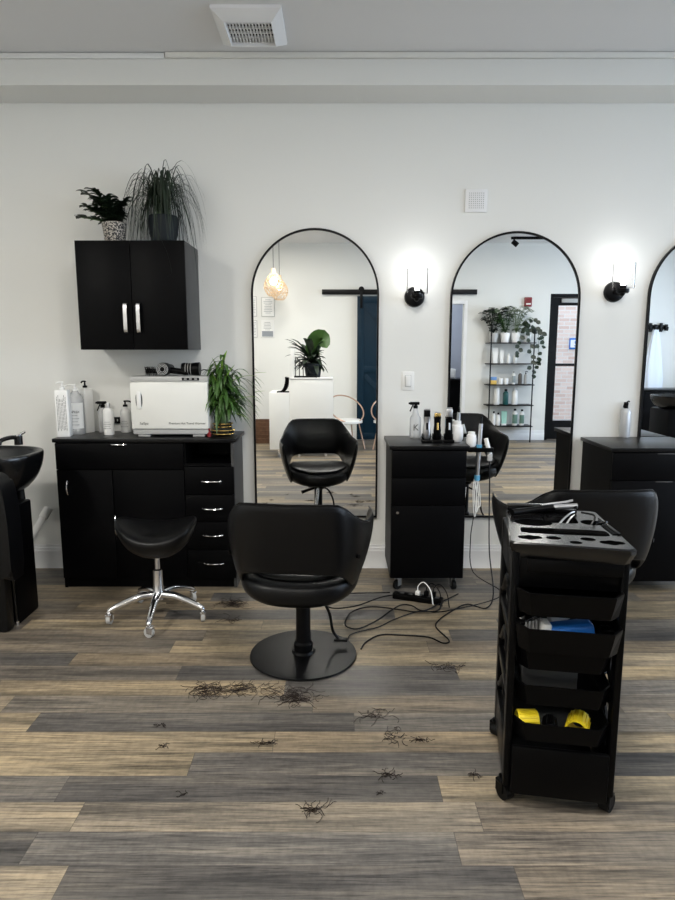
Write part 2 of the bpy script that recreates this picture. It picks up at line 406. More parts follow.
q = at(476, 201, YW)
t = thing('wall_speaker_plate', 'small square white perforated plate high on the wall above the middle mirror', 'wall plate', (q.x, YW, q.z))
b = BM(); box(b, -.066, .066, -.012, 0, -.066, .066, .004); obj('plate', b, TRIM, t)
b = BM()
for i in range(8):
    for j in range(8): cyl(b, (-.042+i*.012, -.0125, -.042+j*.012), (-.042+i*.012, -.0135, -.042+j*.012), .0032, n=6)
obj('perforations', b, GPLAS, t, smooth=False)
q = at(408, 381, YW)
t = thing('light_switch', 'white rocker light switch on the wall under the left sconce', 'light switch', (q.x, YW, q.z))
b = BM(); box(b, -.037, .037, -.006, 0, -.058, .058, .003); obj('plate', b, WPLAS, t)
b = BM(); box(b, -.019, .019, -.009, -.005, -.036, .036, .001); obj('switch_surround', b, GPLAS, t)
b = BM(); box(b, -.016, .016, -.014, -.007, -.033, .033, .002); obj('rocker', b, WPLAS, t)
t = thing('wall_socket', 'small black wall socket behind the white bottles', 'socket', (at(117, 420, YW).x, YW, at(117, 420, YW).z))
b = BM(); box(b, -.024, .024, -.022, 0, -.02, .02, .004); obj('socket_body', b, BPLAS, t)
b = BM(); box(b, -.014, -.008, -.024, -.021, -.006, .008); box(b, .008, .014, -.024, -.021, -.006, .008); obj('socket_slots', b, GPLAS, t)

# ------------------------------------------------------------------ sconces
def sconce(px, py, label):
    q = at(px, py, YW)
    t = thing('wall_sconce', label, 'wall lamp', (q.x, YW, q.z), 0, 'glass wall sconces')
    b = BM(); prof = [(.0, -.03), (.045, -.03), (.058, -.022), (.062, 0)]
    prev = None
    c = Vector((0, 0, 0)); n = 32
    for r, y in prof:
        cur = [b.verts.new((r*math.cos(2*PI*i/n), y, r*math.sin(2*PI*i/n))) for i in range(n)] if r > 0 else [b.verts.new((0, y, 0))]
        if prev:
            if len(prev) == 1:
                for i in range(n): b.faces.new((prev[0], cur[i], cur[(i+1) % n]))
            else: bridge(b, prev, cur)
        prev = cur
    b.faces.new(prev); obj('wall_plate', b, BMET, t)
    b = BM(); tube(b, catmull([(0, -.025, 0), (0, -.08, -.016), (0, -.125, -.022), (0, -.13, -.008)], 5), .014, 12); obj('arm', b, BMET, t)
    b = BM(); lathe(b, [(0, .005), (.030, .006), (.036, .014), (.036, .03), (.02, .032), (.02, .05), (0, .05)], (0, -.13, -.024)); obj('lamp_holder', b, BMET, t)
    b = BM(); lathe(b, [(.0, .032), (.059, .032), (.062, .036), (.062, .176), (.059, .176), (.059, .037), (0, .0365)], (0, -.13, -.024), 40); obj('glass_shade', b, GLASS, t)
    b = BM(); lathe(b, [(0, .05), (.013, .052), (.016, .07), (.028, .095), (.031, .115), (.024, .135), (0, .145)], (0, -.13, -.024)); obj('bulb', b, BULB, t)
    l = bpy.data.lights.new('sconce_light', 'POINT'); l.energy = .8; l.color = (.97, .985, 1); l.shadow_soft_size = .035
    lo = bpy.data.objects.new('sconce_light', l); COL.objects.link(lo); lo.parent = t; lo.location = (0, -.13, .155)
    return t
sconce(414.5, 297, 'lit glass wall sconce with black round plate, between left and middle mirrors')
sconce(613.5, 292, 'lit glass wall sconce with black round plate, between middle and right mirrors')

# ------------------------------------------------------------------ furniture
def bow(bm, p0, p1, out, r=.004):       # bow handle between two points, bulging by vector out
    p0, p1, out = Vector(p0), Vector(p1), Vector(out)
    pts = [p0+(p1-p0)*(i/8)+out*(math.sin(PI*i/8)**.5) for i in range(9)]; tube(bm, pts, r, 8)

# wall cabinet
CX0, CX1, CY, CZ0, CZ1 = -1.447, -.843, 3.652, 1.40, 1.995
t = thing('wall_cabinet', 'black two-door wall cabinet hung above the towel warmer', 'cabinet', ((CX0+CX1)/2, YW, CZ0))
W2 = (CX1-CX0)/2; D = YW-CY; Hc = CZ1-CZ0
b = BM(); box(b, -W2, W2-.018, -D+.02, 0, 0, Hc, .001); obj('body', b, BLK, t)
b = BM(); box(b, W2-.018, W2, -D+.02, 0, 0, Hc, .001); obj('side_panel', b, BLKSIDE, t)
for s in (-1, 1):
    b = BM(); x0, x1 = (-W2, -.0015) if s < 0 else (.0015, W2)
    box(b, x0, x1, -D, -D+.018, .001, Hc-.001, .0015); dd = obj('door', b, BLK, t)
    b = BM(); hx_ = s*.036; z0, z1 = .095, .255
    pts = [(hx_, -D-.002, z0), (hx_, -D-.022, z0+.006), (hx_, -D-.026, (z0+z1)/2), (hx_, -D-.022, z1-.006), (hx_, -D-.002, z1)]
    pp = catmull(pts, 5); prev = None
    for p in pp:
        cur = [b.verts.new((p.x-.010, p.y, p.z)), b.verts.new((p.x+.010, p.y, p.z)), b.verts.new((p.x+.010, p.y+.005, p.z)), b.verts.new((p.x-.010, p.y+.005, p.z))]
        if prev: bridge(b, prev, cur)
        else: b.faces.new(cur)
        prev = cur
    b.faces.new(prev); obj('door_handle', b, STEEL, dd)

# base cabinet
BX0, BX1, BYF, BZ = -1.635, -.584, 3.625, .897
t = thing('base_cabinet', 'wide black base cabinet with drawers under the towel warmer', 'cabinet', (0, 0, 0))
def zy(py, Y=BYF): return at(337, py, Y).z
x0, x1, YF, YBk = -1.624, -.597, 3.645, 3.975
XS = -.885     # divider
b = BM(); box(b, BX0, BX1, BYF, 3.985, BZ-.022, BZ, .002); obj('worktop', b, BLKTOP, t)
zc0, zc1 = zy(464), BZ-.022
b = BM()
box(b, x0, x0+.018, YF, YBk, 0, zc1); box(b, XS-.009, XS+.009, YF, YBk, .06, zc1); box(b, x0+.018, x1-.018, YBk-.01, YBk, .06, zc1)
box(b, x0+.018, x1-.018, YF, YBk-.01, .06, .078); box(b, x0+.018, x1-.018, YF+.01, YF+.028, 0, .06); box(b, XS+.009, x1-.018, YF, YBk-.01, zc0-.016, zc0)
obj('carcass', b, BLK, t, smooth=False)
b = BM(); box(b, x1-.018, x1, YF, YBk, 0, zc1); obj('side_panel', b, BLKSIDE, t, smooth=False)
def front(nm, a, c, z0, z1, hs=None, y=YF, th=.016, m=BLK, parent=None):
    b = BM(); box(b, a+.002, c-.002, y-th, y, z0+.002, z1-.002, .0015); o = obj(nm, b, m, parent or t)
    if hs:
        b = BM(); bow(b, *hs); obj('handle', b, CHR, o)
    return o
yf = YF-.016
zt = zy(470)
front('drawer', x0, XS, zt, zc1-.004, ((-1.30, yf, zy(444.6)), (-1.21, yf, zy(444.6)), (0, -.016, 0)))
xm = -1.30
front('door', x0, xm, .062, zt, ((at(69, 488, YF).x, yf, zy(495)), (at(69, 488, YF).x, yf, zy(481)), (0, -.016, 0)))
front('door', xm, XS, .062, zt, ((at(117, 525, YF).x, yf, zy(535)), (at(117, 525, YF).x, yf, zy(516)), (0, -.018, 0)))
zs = [zc0-.016, zy(495), zy(522), zy(550), .062]
for i in range(4):
    hz = zy([481.6, 509, 535.6, 563.7][i]); front('drawer', XS, x1, zs[i+1], zs[i], ((-.785, yf, hz), (-.672, yf, hz), (0, -.018, 0)))

# rolling styling stations
def caster(bm, x, y, r=.03, h=.07, w=.018, ang=0):
    M = Matrix.Translation((x, y, 0)) @ Matrix.Rotation(ang, 4, 'Z')
    cyl(bm, M @ Vector((0, -w/2, r)), M @ Vector((0, w/2, r)), r, n=20)
def caster_fork(bm, x, y, r=.03, h=.07, w=.024, ang=0):
    M = Matrix.Translation((x, y, 0)) @ Matrix.Rotation(ang, 4, 'Z')
    for s in (-1, 1): box(bm, -.007, r*.9, s*w/2-.0015, s*w/2+.0015, r*.8, h-.012, M=M)
    box(bm, -.010, r*.95, -w/2-.002, w/2+.002, h-.016, h-.006, .002, M=M)
    cyl(bm, M @ Vector((r*.7, 0, h-.008)), M @ Vector((r*.7, 0, h)), .009, n=12)
def station(cx, wid, zt, yf, yb, label, knob=True, slits=False):
    t = thing('styling_station', label, 'cabinet', (cx, (yf+yb)/2, 0), 0, 'black rolling styling stations')
    hw = wid/2; hd = (yb-yf)/2; zb = .085
    b = BM(); box(b, -hw, hw, -hd, hd, zt-.022, zt, .002); obj('worktop', b, BLKTOP, t)
    b = BM(); box(b, -hw+.014, hw-.014, -hd+.03, hd-.005, zb, zt-.022, .001); obj('body', b, BLK, t, smooth=False)
    z1, z2 = zt-.185, zt-(.20 if slits else .345)
    a, c = -hw+.015, hw-.015; y = -hd+.03
    for z0_, z1_, nm in (((z1, zt-.026, 'drawer'), (z2, z1, 'drawer'), (zb, z2, 'door')) if not slits else ((z1, zt-.026, 'drawer'), (zb, z1, 'door'))):
        bb = BM(); box(bb, a, c, y-.018, y-.001, z0_+.002, z1_-.003, .0015); o = obj(nm, bb, BLK, t)
        if slits:
            bb = BM(); box(bb, -.02, .075, y-.0205, y-.0175, z1_-.010, z1_-.005, .0008); obj('finger_pull', bb, DGREY, o)
        elif nm == 'door' and knob:
            bb = BM(); lathe(bb, [(0, -.016), (.008, -.016), (.010, -.010), (.005, -.004), (.005, 0)], (0, 0, 0), 16)
            for v in bb.verts: v.co = Vector((a+.035+v.co.x, y-.018+v.co.z, z2-.04+v.co.y))
            obj('knob', bb, CHR, o)
    for sx in (-1, 1):
        for sy in (-1, 1):
            cx_, cy_ = sx*(hw-.06), sy*(hd-.07)
            bb = BM(); caster_fork(bb, cx_, cy_, .028, zb, .026, .5*sx+1.3); o = obj('caster', bb, STEEL, t)
            bb = BM(); caster(bb, cx_, cy_, .028, zb, .02, .5*sx+1.3); obj('wheel', bb, BRUB, o)
    return t
ST2 = (.518, .452, .867, 3.55, 3.985)
station(*ST2, 'black rolling station holding the clippers, between left and middle mirrors')
station(1.80, .56, .862, 3.50, 3.968, 'black rolling station at the right edge carrying the silver spray bottle', slits=True)

# ------------------------------------------------------------------ styling chairs
def lerp_pts(P, t):
    n = len(P)-1; x = t*n; i = min(n-1, int(x)); f = x-i; f2 = f
    a, b_ = P[i], P[i+1]
    a0 = P[i-1] if i > 0 else tuple(2*a[k]-b_[k] for k in range(len(a))); b1 = P[i+2] if i+2 <= n else tuple(2*b_[k]-a[k] for k in range(len(a)))
    if i == 0: a0 = (-b_[0], *b_[1:])
    return [.5*((2*a[k])+(b_[k]-a0[k])*f+(2*a0[k]-5*a[k]+4*b_[k]-b1[k])*f*f+(3*a[k]-3*b_[k]+b1[k]-a0[k])*f**3) for k in range(len(a))]
def make_chair(label, loc, rz, lift=0):
    t = thing('styling_chair', label, 'chair', loc, rz, 'black leather styling chairs')
    # half plan: x, y, top z, bottom z, inward tuck at bottom, wall thickness
    P = [(0, -.325, .805, .505, .00, .045), (.12, -.325, .805, .505, .00, .045), (.205, -.300, .796, .49, .02, .045), (.262, -.215, .728, .42, .10, .040),
         (.292, -.105, .682, .36, .19, .036), (.308, .01, .672, .335, .24, .034), (.308, .115, .670, .335, .24, .034), (.288, .215, .662, .37, .22, .034)]
    NU, NV = 30, 9
    def surf(s, u, v):
        x, y, zt, zb, tk, th = lerp_pts(P, u)
        z = zb+(zt-zb)*v
        k = 1-tk*((1-v)**1.25)*1.12
        lean = .055*(v**1.5)*(1-u)
        bul = 1+.012*math.sin(PI*v)
        return Vector((s*x*k*bul, y*(k if u > .25 else 1-(1-k)*.5)*1.0-lean, z)), th
    grid_o = []
    us = [(-1, 1-i/NU) for i in range(NU)]+[(1, i/NU) for i in range(NU+1)]
    b = BM(); G = []
    cen = Vector((0, .05, 0))
    cols = []
    for s, u in us:
        out = []; inn = []
        for j in range(NV+1):
            v = j/NV; p, th = surf(s, u, v)
            # outward normal in plan
            du = .02; pa, _ = surf(s, max(0, u-du), v); pb, _ = surf(s, min(1, u+du), v)
            tg = (pb-pa); tg.z = 0
            if u < .001: tg = Vector((1, 0, 0))*s
            tg.normalize(); nr = Vector((tg.y, -tg.x, 0))*s
            e = math.sin(PI*min(1, max(0, v)))**.35 if 0 < v < 1 else .35
            ue = 1 if u < .97 else .6
            out.append(p+nr*(th/2*e*ue)); inn.append(p-nr*(th/2*e*ue))
        loop = out+inn[::-1]
        cols.append([b.verts.new(q) for q in loop])
    for i in range(len(cols)-1): bridge(b, cols[i], cols[i+1])
    b.faces.new(cols[0]); b.faces.new(cols[-1][::-1])
    o = obj('backrest', b, LEATH, t); subsurf(o, 1)
    # piping along the back's upper edge
    b = BM(); top = []
    for s, u in us[::2]:
        p, th = surf(s, u, .985); top.append(p+Vector((0, 0, .004)))
    tube(b, top, .0045, 6); obj('piping', b, LEATH, o)
    for s in (-1, 1):
        p, th = surf(s, .42, .45); b = BM(); cyl(b, p+Vector((s*.01, -.01, 0)), p+Vector((s*.024, -.02, 0)), .009, n=12)
        obj('side_button', b, BPLAS, o)
    # seat
    b = BM()
    def zf(x, y): return .018*(x/.25)**2 - .012*max(0, (y-.1)/.15)**2
    ssel(b, [(.55, .315), (.80, .325), (.95, .350), (1., .378), (1.0, .405), (.985, .425), (.93, .440), (.80, .447), (.5, .443), (.2, .440)], .262, .272, 2.7, 40, (0, -.025, 0), zf)
    o = obj('seat', b, LEATH, t); subsurf(o, 1)
    b = BM()
    ssel(b, [(.9, .0), (.97, .01), (1, .018), (.99, .03), (.94, .036), (.5, .036)], .232, .235, 2.6, 36, (0, -.005, .428), zf); o2 = obj('seat_cushion', b, LEATH, t); subsurf(o2, 1)
    # base
    b = BM(); box(b, -.09, .09, -.10, .10, .300, .318, .004); cyl(b, (0, 0, .27), (0, 0, .302), .05, .062); obj('seat_plate', b, BMET, t)
    b = BM(); lathe(b, [(0, .0), (.040, .0), (.044, .012), (.044, .05), (.033, .06), (.033, .30), (0, .30)], (0, 0, .012)); obj('column', b, BMET, t)
    b = BM(); lathe(b, [(0, 0), (.240, 0), (.247, .004), (.245, .011), (.20, .015), (.055, .019), (.05, .03), (0, .03)], (0, 0, 0), 64); obj('base_disc', b, BMET, t)
    b = BM(); pts = catmull([(.03, .0, .285), (.08, .03, .26), (.115, .05, .19), (.13, .06, .10), (.155, .07, .055)], 5); tube(b, pts, .007, 8)
    box(b, .135, .20, .055, .085, .045, .057, .004); obj('pump_pedal', b, BMET, t)
    b = BM(); tube(b, [(-.005, .04, .295), (-.015, .06, .20), (-.03, .085, .09)], .012, 10); obj('footrest_stem', b, CHR, t)
    b = BM(); tube(b, catmull([(-.04, .06, .285), (-.09, .08, .275), (-.14, .10, .262)], 4), .010, 8, .014); obj('release_lever', b, BMET, t)
    if lift:
        for ch in t.children_recursive if hasattr(t, 'children_recursive') else []:
            pass
        for ch in [x for x in bpy.data.objects if x.parent == t and x.name.split('.')[0] in ('backrest', 'seat', 'seat_cushion', 'seat_plate', 'release_lever')]: ch.location.z += lift
        for ch in [x for x in bpy.data.objects if x.parent == t and x.name.split('.')[0] == 'column']: ch.scale.z = 1+lift/.30
    return t
make_chair('black leather styling chair on a round black base before the left mirror', (-.158, 2.79, 0), R(-6))
make_chair('black leather styling chair standing half hidden behind the salon trolley', (1.045, 2.82, 0), R(1), .05)

# ------------------------------------------------------------------ saddle stool
t = thing('saddle_stool', 'black saddle stool with a chrome five-wheeled base', 'stool', (-.945, 3.225, 0), 0)
b = BM()
def zsad(x, y): return .075*(abs(x)/.21)**2.2*(1 if x < 0 else .9)+.02*(y/.15)
n = 40; prev = None
for s, z in [(.25, .375), (.55, .385), (.8, .415), (.95, .452), (1, .478), (.985, .496), (.93, .506), (.75, .512), (.45, .510), (.15, .508)]:
    cur = []
    for i in range(n):
        a = 2*PI*i/n; ct, st = math.cos(a), math.sin(a)
        x = .21*s*math.copysign(abs(ct)**.85, ct); y = (.155+.03*ct)*s*math.copysign(abs(st)**.85, st)
        cur.append(b.verts.new((x, y, z+zsad(x, y)*(1 if z > .44 else .55)-.035)))
    if prev: bridge(b, prev, cur)
    else: b.faces.new(cur[::-1])
    prev = cur
b.faces.new(prev); o = obj('saddle_seat', b, LEATH, t); subsurf(o, 1)
b = BM(); box(b, -.07, .07, -.05, .05, .338, .348, .002); obj('seat_plate', b, BMET, t)
b = BM(); lathe(b, [(0, .10), (.033, .10), (.033, .135), (.027, .15), (.025, .26), (.014, .265), (.014, .34), (0, .34)]); obj('gas_lift', b, CHR, t)
for k in range(5):
    a = R(274+72*k); dx, dy = math.cos(a), math.sin(a)
    b = BM(); pts = catmull([(dx*.02, dy*.02, .125), (dx*.10, dy*.10, .122), (dx*.19, dy*.19, .095), (dx*.245, dy*.245, .072), (dx*.25, dy*.25, .058)], 6)
    tube(b, pts, .022, 12, .011); l = obj('leg', b, CHR, t)
    b = BM(); caster_fork(b, dx*.25, dy*.25, .026, .062, .024, a+1.1*(-1)**k); c_ = obj('caster', b, CHR, l)
    b2 = BM(); caster(b2, dx*.25, dy*.25, .026, .06, .019, a+1.1*(-1)**k); obj('wheel', b2, GPLAS, l)

# ------------------------------------------------------------------ shampoo unit at the left edge
t = thing('shampoo_unit', 'black shampoo basin unit at the left edge of the photo', 'shampoo basin', (-1.872, 3.38, 0))
b = BM(); box(b, -.32, .235, -.26, -.04, 0, .615, .012); box(b, -.30, .12, -.20, -.02, .60, .76, .03)
obj('pedestal', b, BLK, t)
b = BM(); tube(b, [(.222, -.262, .012), (.215, -.262, .52), (.200, -.262, .58)], .006); obj('edge_piping', b, BPLAS_G, t)
b = BM(); cyl(b, (.222, -.262, .0), (.222, -.262, .022), .012, n=12); obj('glide_foot', b, CHR, t)
b = BM(); ssel(b, [(.35, .645), (.62, .665), (.86, .735), (.97, .81), (1, .875), (1.0, .895), (.93, .897), (.88, .88), (.80, .80), (.55, .73), (.2, .72)], .325, .25, 2.5, 44, (-.022, -.07, -.025)); o = obj('basin', b, BPLAS_G, t); subsurf(o, 1)
b = BM(); cyl(b, (.12, .10, .885), (.12, .10, .935), .022); tube(b, catmull([(.12, .10, .925), (.10, .05, .93), (.075, .0, .92), (.07, -.01, .90)], 4), .012); tube(b, [(.12, .10, .935), (.155, .11, .955)], .007); obj('faucet', b, BPLAS_G, t)
b = BM(); cyl(b, (.12, .10, .935), (.12, .10, .942), .02); obj('faucet_cap', b, CHR, t)
b = BM(); cyl(b, (.17, -.03, .72), (.19, -.05, .58), .02, .02); obj('waste_hose', b, BRUB, t)
# its reclining seat, beside it
t = thing('backwash_seat', 'black leather seat side rising at the left edge beside the shampoo basin', 'chair', (-1.79, 2.975, 0))
b = BM(); box(b, -.33, .15, .04, .115, .0, .50, .02); obj('seat_base', b, LEATH, t)
b = BM()
prof = catmull([(.0, 0, .36), (.02, 0, .5), (.04, 0, .66), (.11, 0, .79), (.17, 0, .815), (.215, 0, .76), (.232, 0, .6), (.235, 0, .30)], 5)
A = [b.verts.new((p.x, -.05, p.z)) for p in prof]; B_ = [b.verts.new((p.x, .08, p.z)) for p in prof]; b.faces.new(A); b.faces.new(B_[::-1]); bridge(b, A, B_)
bmesh.ops.bevel(b, geom=[e for e in b.edges if abs(e.verts[0].co.y-e.verts[1].co.y) < .01], offset=.018, segments=3, affect='EDGES')
obj('arm_pad', b, LEATH, t)
# waste pipe behind
t0 = at(31, 540, 3.88); t1 = at(47, 512, 3.97)
t = thing('waste_pipe', 'white plastic waste pipe slanting to the wall beside the basin', 'pipe', (0, 0, 0))
b = BM(); pa, pb = Vector((-1.90, 3.78, .22)), Vector((at(44, 516, 3.93).x, 3.93, at(44, 516, 3.93).z)); cyl(b, pa, pb, .022); obj('pipe', b, WPLAS, t)
b = BM(); dv = (pb-pa).normalized(); cyl(b, pb-dv*.02, pb+dv*.055, .028); obj('pipe_collar', b, WPLAS, t)
b = BM(); cyl(b, (-1.90, 3.78, .0), (-1.90, 3.78, .23), .022); obj('pipe_riser', b, WPLAS, t)

# ------------------------------------------------------------------ salon trolley
TR = thing('salon_trolley', 'tall black salon trolley with pull-out trays and a tool organiser top', 'trolley', (.708, 1.972, 0), R(-10))
HW, HD, ZT = .152, .20, .848
for s in (-1, 1):
    b = BM(); x0, x1 = (s*HW-.011, s*HW+.011)
    box(b, x0, x1, -HD, -HD+.05, .06, ZT-.03, .006); box(b, x0, x1, HD-.05, HD, .06, ZT-.03, .006)
    for z0, z1 in ((.06, .19), (.33, .36), (.52, .55), (.70, .82)): box(b, x0+.002, x1-.002, -HD+.04, HD-.04, z0, z1, .004)
    for zc in (.26, .44, .62):      # curved braces of the side panel
        pts = [(s*HW, -HD+.03+(2*HD-.06)*i/10, zc+.05*math.cos(PI*(i/5-1))) for i in range(11)]; tube(b, pts, .010, 8)
    obj('side_panel', b, BPLAS, TR)
b = BM(); box(b, -HW+.01, HW-.01, -HD+.005, HD-.005, .055, .075, .004); box(b, -HW+.01, HW-.01, -HD-.012, -HD+.006, .045, .205, .006); box(b, -HW+.01, HW-.01, HD-.02, HD-.004, .055, .205, .006)
obj('bottom_box', b, BPLAS, TR)
b = BM(); box(b, -HW+.01, HW-.01, HD-.022, HD-.01, .60, ZT-.03, .003); obj('back_panel', b, BPLAS, TR)
# organiser top: slab with real recesses (boolean)
b = BM(); top = [(-.162, -.205), (.155, -.228), (.172, -.215), (.150, .20), (.135, .212), (-.140, .212), (-.152, .20), (-.172, -.190)]
lo = [b.verts.new((x*.92, y*.93, ZT-.05)) for x, y in top]; mi = [b.verts.new((x, y, ZT-.016)) for x, y in top]; hi = [b.verts.new((x, y, ZT-.004)) for x, y in top]; h2 = [b.verts.new((x*.975, y*.98, ZT)) for x, y in top]
b.faces.new(lo[::-1]); bridge(b, lo, mi); bridge(b, mi, hi); bridge(b, hi, h2); b.faces.new(h2)
topo = obj('organiser_top', b, BPLAS_G, TR)
c = BM()
def hole(cx, cy, rx, ry, e=2, d=.035):
    ssel(c, [(1, ZT-d), (1, ZT+.02)], rx, ry, e, 24, (cx, cy, 0))
hole(-.080, .025, .060, .042); hole(.105, .055, .034, .034); hole(.010, .075, .055, .042, 6)
hole(-.03, .172, .095, .014, 6); hole(.0, -.070, .130, .034, 6)
for cx_, cy_ in ((-.110, -.150), (.118, -.165)):
    for dx, dy in ((-.018, .0), (0, .008), (.018, .002), (0, -.008)): hole(cx_+dx, cy_+dy, .017, .017)
hole(-.042, -.143, .022, .018); hole(.056, -.140, .022, .018); hole(.015, -.180, .018, .016)
cut = obj('cut_tmp', c, BPLAS_G, None, smooth=False)
cut.parent = TR
bpy.context.view_layer.update()
md = topo.modifiers.new('b', 'BOOLEAN'); md.operation = 'DIFFERENCE'; md.object = cut; md.solver = 'EXACT'; md.use_self = True
bpy.context.view_layer.update()
me = bpy.data.meshes.new_from_object(topo.evaluated_get(bpy.context.evaluated_depsgraph_get())); topo.modifiers.clear(); topo.data = me; bpy.data.objects.remove(cut)
me.shade_smooth(); me.set_sharp_from_angle(angle=R(30))
b = BM(); box(b, -.12, .145, -.205, -.195, ZT-.09, ZT-.05, .002); box(b, -HW+.01, HW-.01, -HD+.01, -HD+.03, ZT-.14, ZT-.05, .004); obj('front_rail', b, BPLAS, TR)
def tray(z0, z1, yo, w=.148, dep=.30):
    b = BM(); y0 = -HD-yo; y1 = y0+dep; w = min(w, .138); th = .004; fl = .010
    ro = [(-w-fl, y0+.03), (-w-fl+.03, y0-.012), (w+fl-.03, y0-.012), (w+fl, y0+.03), (w+fl, y1), (-w-fl, y1)]
    bo = [(-w, y0+.035), (-w+.03, y0), (w-.03, y0), (w, y0+.035), (w, y1-.005), (-w, y1-.005)]
    def rg(P_, z, k=0):
        o = []
        for x, y in P_: o.append(b.verts.new((x-math.copysign(k, x), y+(k if y < (y0+y1)/2 else -k), z)))
        return o
    A = rg(bo, z0); B2 = rg(ro, z1-.006); B3 = rg(ro, z1); C2 = rg(ro, z1, .005); D2 = rg(bo, z0+.005, th)
    b.faces.new(A[::-1]); bridge(b, A, B2); bridge(b, B2, B3); bridge(b, B3, C2); bridge(b, C2, D2); b.faces.new(D2)
    for v in b.verts: v.co.x = max(-.140, min(.140, v.co.x)) if yo < .04 else v.co.x
    if yo > .04:
        for v in b.verts:
            if v.co.y > -HD-.005: v.co.x = max(-.140, min(.140, v.co.x))
    return obj('tray', b, BPLAS, TR, smooth=False)
tray(.642, .714, .045); tray(.535, .610, .055); tray(.455, .518, .0, .132); tray(.342, .408, .0, .132); tray(.230, .292, .012, .132)
for sx in (-1, 1):
    for sy in (-1, 1):
        a = 2.2*sx*sy
        b = BM(); caster_fork(b, sx*(HW+.0), sy*(HD-.03), .027, .068, .034, a); o = obj('caster', b, BPLAS, TR)
        b = BM(); caster(b, sx*(HW+.0), sy*(HD-.03), .027, .06, .030, a); obj('wheel', b, BRUB, o)
TM = Matrix.Translation(TR.location) @ Matrix.Rotation(R(-10), 4, 'Z')
def tl(x, y, z): return TM @ Vector((x, y, z))
# things on the top
t = thing('curling_iron', 'black and silver curling iron lying across the trolley top', 'curling iron', tl(-.02, .125, ZT), R(-10))
b = BM(); tube(b, [(.02, .03, .022), (.10, .045, .026)], .010, 12, .009); obj('barrel', b, STEEL, t)
b = BM(); tube(b, catmull([(-.12, -.03, .012), (-.05, .005, .016), (.03, .032, .022)], 4), .012, 12, .009); obj('handle', b, BPLAS, t)
b = BM(); tube(b, [(-.02, .016, .032), (.06, .040, .040), (.085, .045, .045)], .004); obj('clamp', b, STEEL, t)
t = thing('flat_iron', 'black flat iron lying along the back of the trolley top', 'flat iron', tl(-.03, .175, ZT+.001), R(-12))
b = BM(); box(b, -.12, .11, -.014, .014, 0, .012, .004); obj('lower_arm', b, BPLAS, t)
b = BM(); box(b, -.12, .11, -.013, .013, .014, .026, .004, M=Matrix.Rotation(R(-1.5), 4, 'Y')); obj('upper_arm', b, BPLAS_G, t)
b = BM(); box(b, .02, .10, -.010, .010, .0105, .0155, .001); obj('heating_plate', b, STEEL, t)
t = thing('hair_clips', 'small silver sectioning clip standing in the middle recess of the trolley top', 'hair clip', tl(.02, .075, ZT-.034), R(25))
b = BM(); tube(b, catmull([(-.03, 0, .004), (0, .004, .03), (.03, .0, .052), (.05, .0, .056)], 4), .004, 6, .002); obj('upper_jaw', b, STEEL, t)
b = BM(); tube(b, catmull([(-.03, 0, .004), (0, -.008, .015), (.03, -.004, .038), (.05, 0, .046)], 4), .004, 6, .002); obj('lower_jaw', b, STEEL, t)
t = thing('styling_razor', 'thin black styling razor leaning in the right hole of the trolley top', 'razor', tl(.105, .055, ZT-.034), R(-10))
b = BM(); tube(b, catmull([(-.02, -.02, .002), (.0, -.005, .03), (.01, .01, .055), (-.03, .02, .062)], 4), .0035); tube(b, catmull([(.0, .02, .002), (.02, .0, .03), (.04, -.03, .046)], 4), .0035); obj('body', b, BPLAS_G, t)
t = thing('tail_comb', 'black tail comb lying along the right rim of the trolley top', 'comb', tl(.148, .0, ZT), R(-10+97))
b = BM(); box(b, -.08, .02, -.005, .005, 0, .005, .001); tube(b, [(.02, 0, .003), (.10, 0, .003)], .002); 
for i in range(20): box(b, -.078+i*.005, -.0765+i*.005, .004, .018, .001, .003)
obj('comb_body', b, BPLAS, t)
t = thing('wide_comb', 'black toothed comb lying in the front slot of the trolley top', 'comb', tl(.055, -.075, ZT-.034), R(-10))
b = BM(); box(b, -.07, .07, .008, .018, 0, .02, .002)
for i in range(28): box(b, -.069+i*.005, -.066+i*.005, -.016, .009, .016, .020)
obj('comb_body', b, DGREY, t, smooth=False)
# contents of second tray
z = .540
t = thing('blue_brush_pack', 'bright blue packet lying in the second trolley tray', 'packet', tl(.015, -.17, z), R(-2))
b = BM(); box(b, -.06, .07, -.03, .03, .0, .05, .014, 3, M=Matrix.Rotation(R(-7), 4, 'Y') @ Matrix.Translation((0, 0, .008))); o = obj('packet', b, BLUE, t)
b = BM(); box(b, -.085, -.060, -.026, .03, .0, .062, .008, 2); obj('packet_end', b, LABEL, t)
t = thing('foam_tube', 'white tube beside the blue packet in the second trolley tray', 'tube', tl(.02, -.10, z+.02), R(12))
b = BM(); cyl(b, (-.06, 0, .018), (.05, 0, .05), .017, .012); obj('tube_body', b, WPLAS, t)
b = BM(); cyl(b, (.05, 0, .05), (.068, 0, .0555), .011); obj('cap', b, BPLAS, t)
t = thing('section_clip', 'grey hair clip at the left of the second trolley tray', 'hair clip', tl(-.10, -.17, z), R(15)); t.scale = (1.3, 1.5, 1.9)
b = BM(); box(b, -.03, .035, -.012, .012, 0, .01, .003); box(b, -.03, .035, -.010, .010, .03, .038, .003, M=Matrix.Rotation(R(-14), 4, 'Y') @ Matrix.Translation((0, 0, -.0))); obj('jaws', b, BPLAS_G, t)
b = BM()
for i in range(6): box(b, -.02+i*.009, -.016+i*.009, -.011, .011, .009, .032)
obj('teeth', b, GPLAS, t)
t = thing('hair_tie_roll', 'black roll at the right end of the second trolley tray', 'hair roller', tl(.115, -.175, z), 0)
b = BM(); lathe(b, [(.016, 0), (.024, .002), (.024, .05), (.016, .052), (.016, 0)], (0, 0, 0)); obj('roll', b, BPLAS, t)
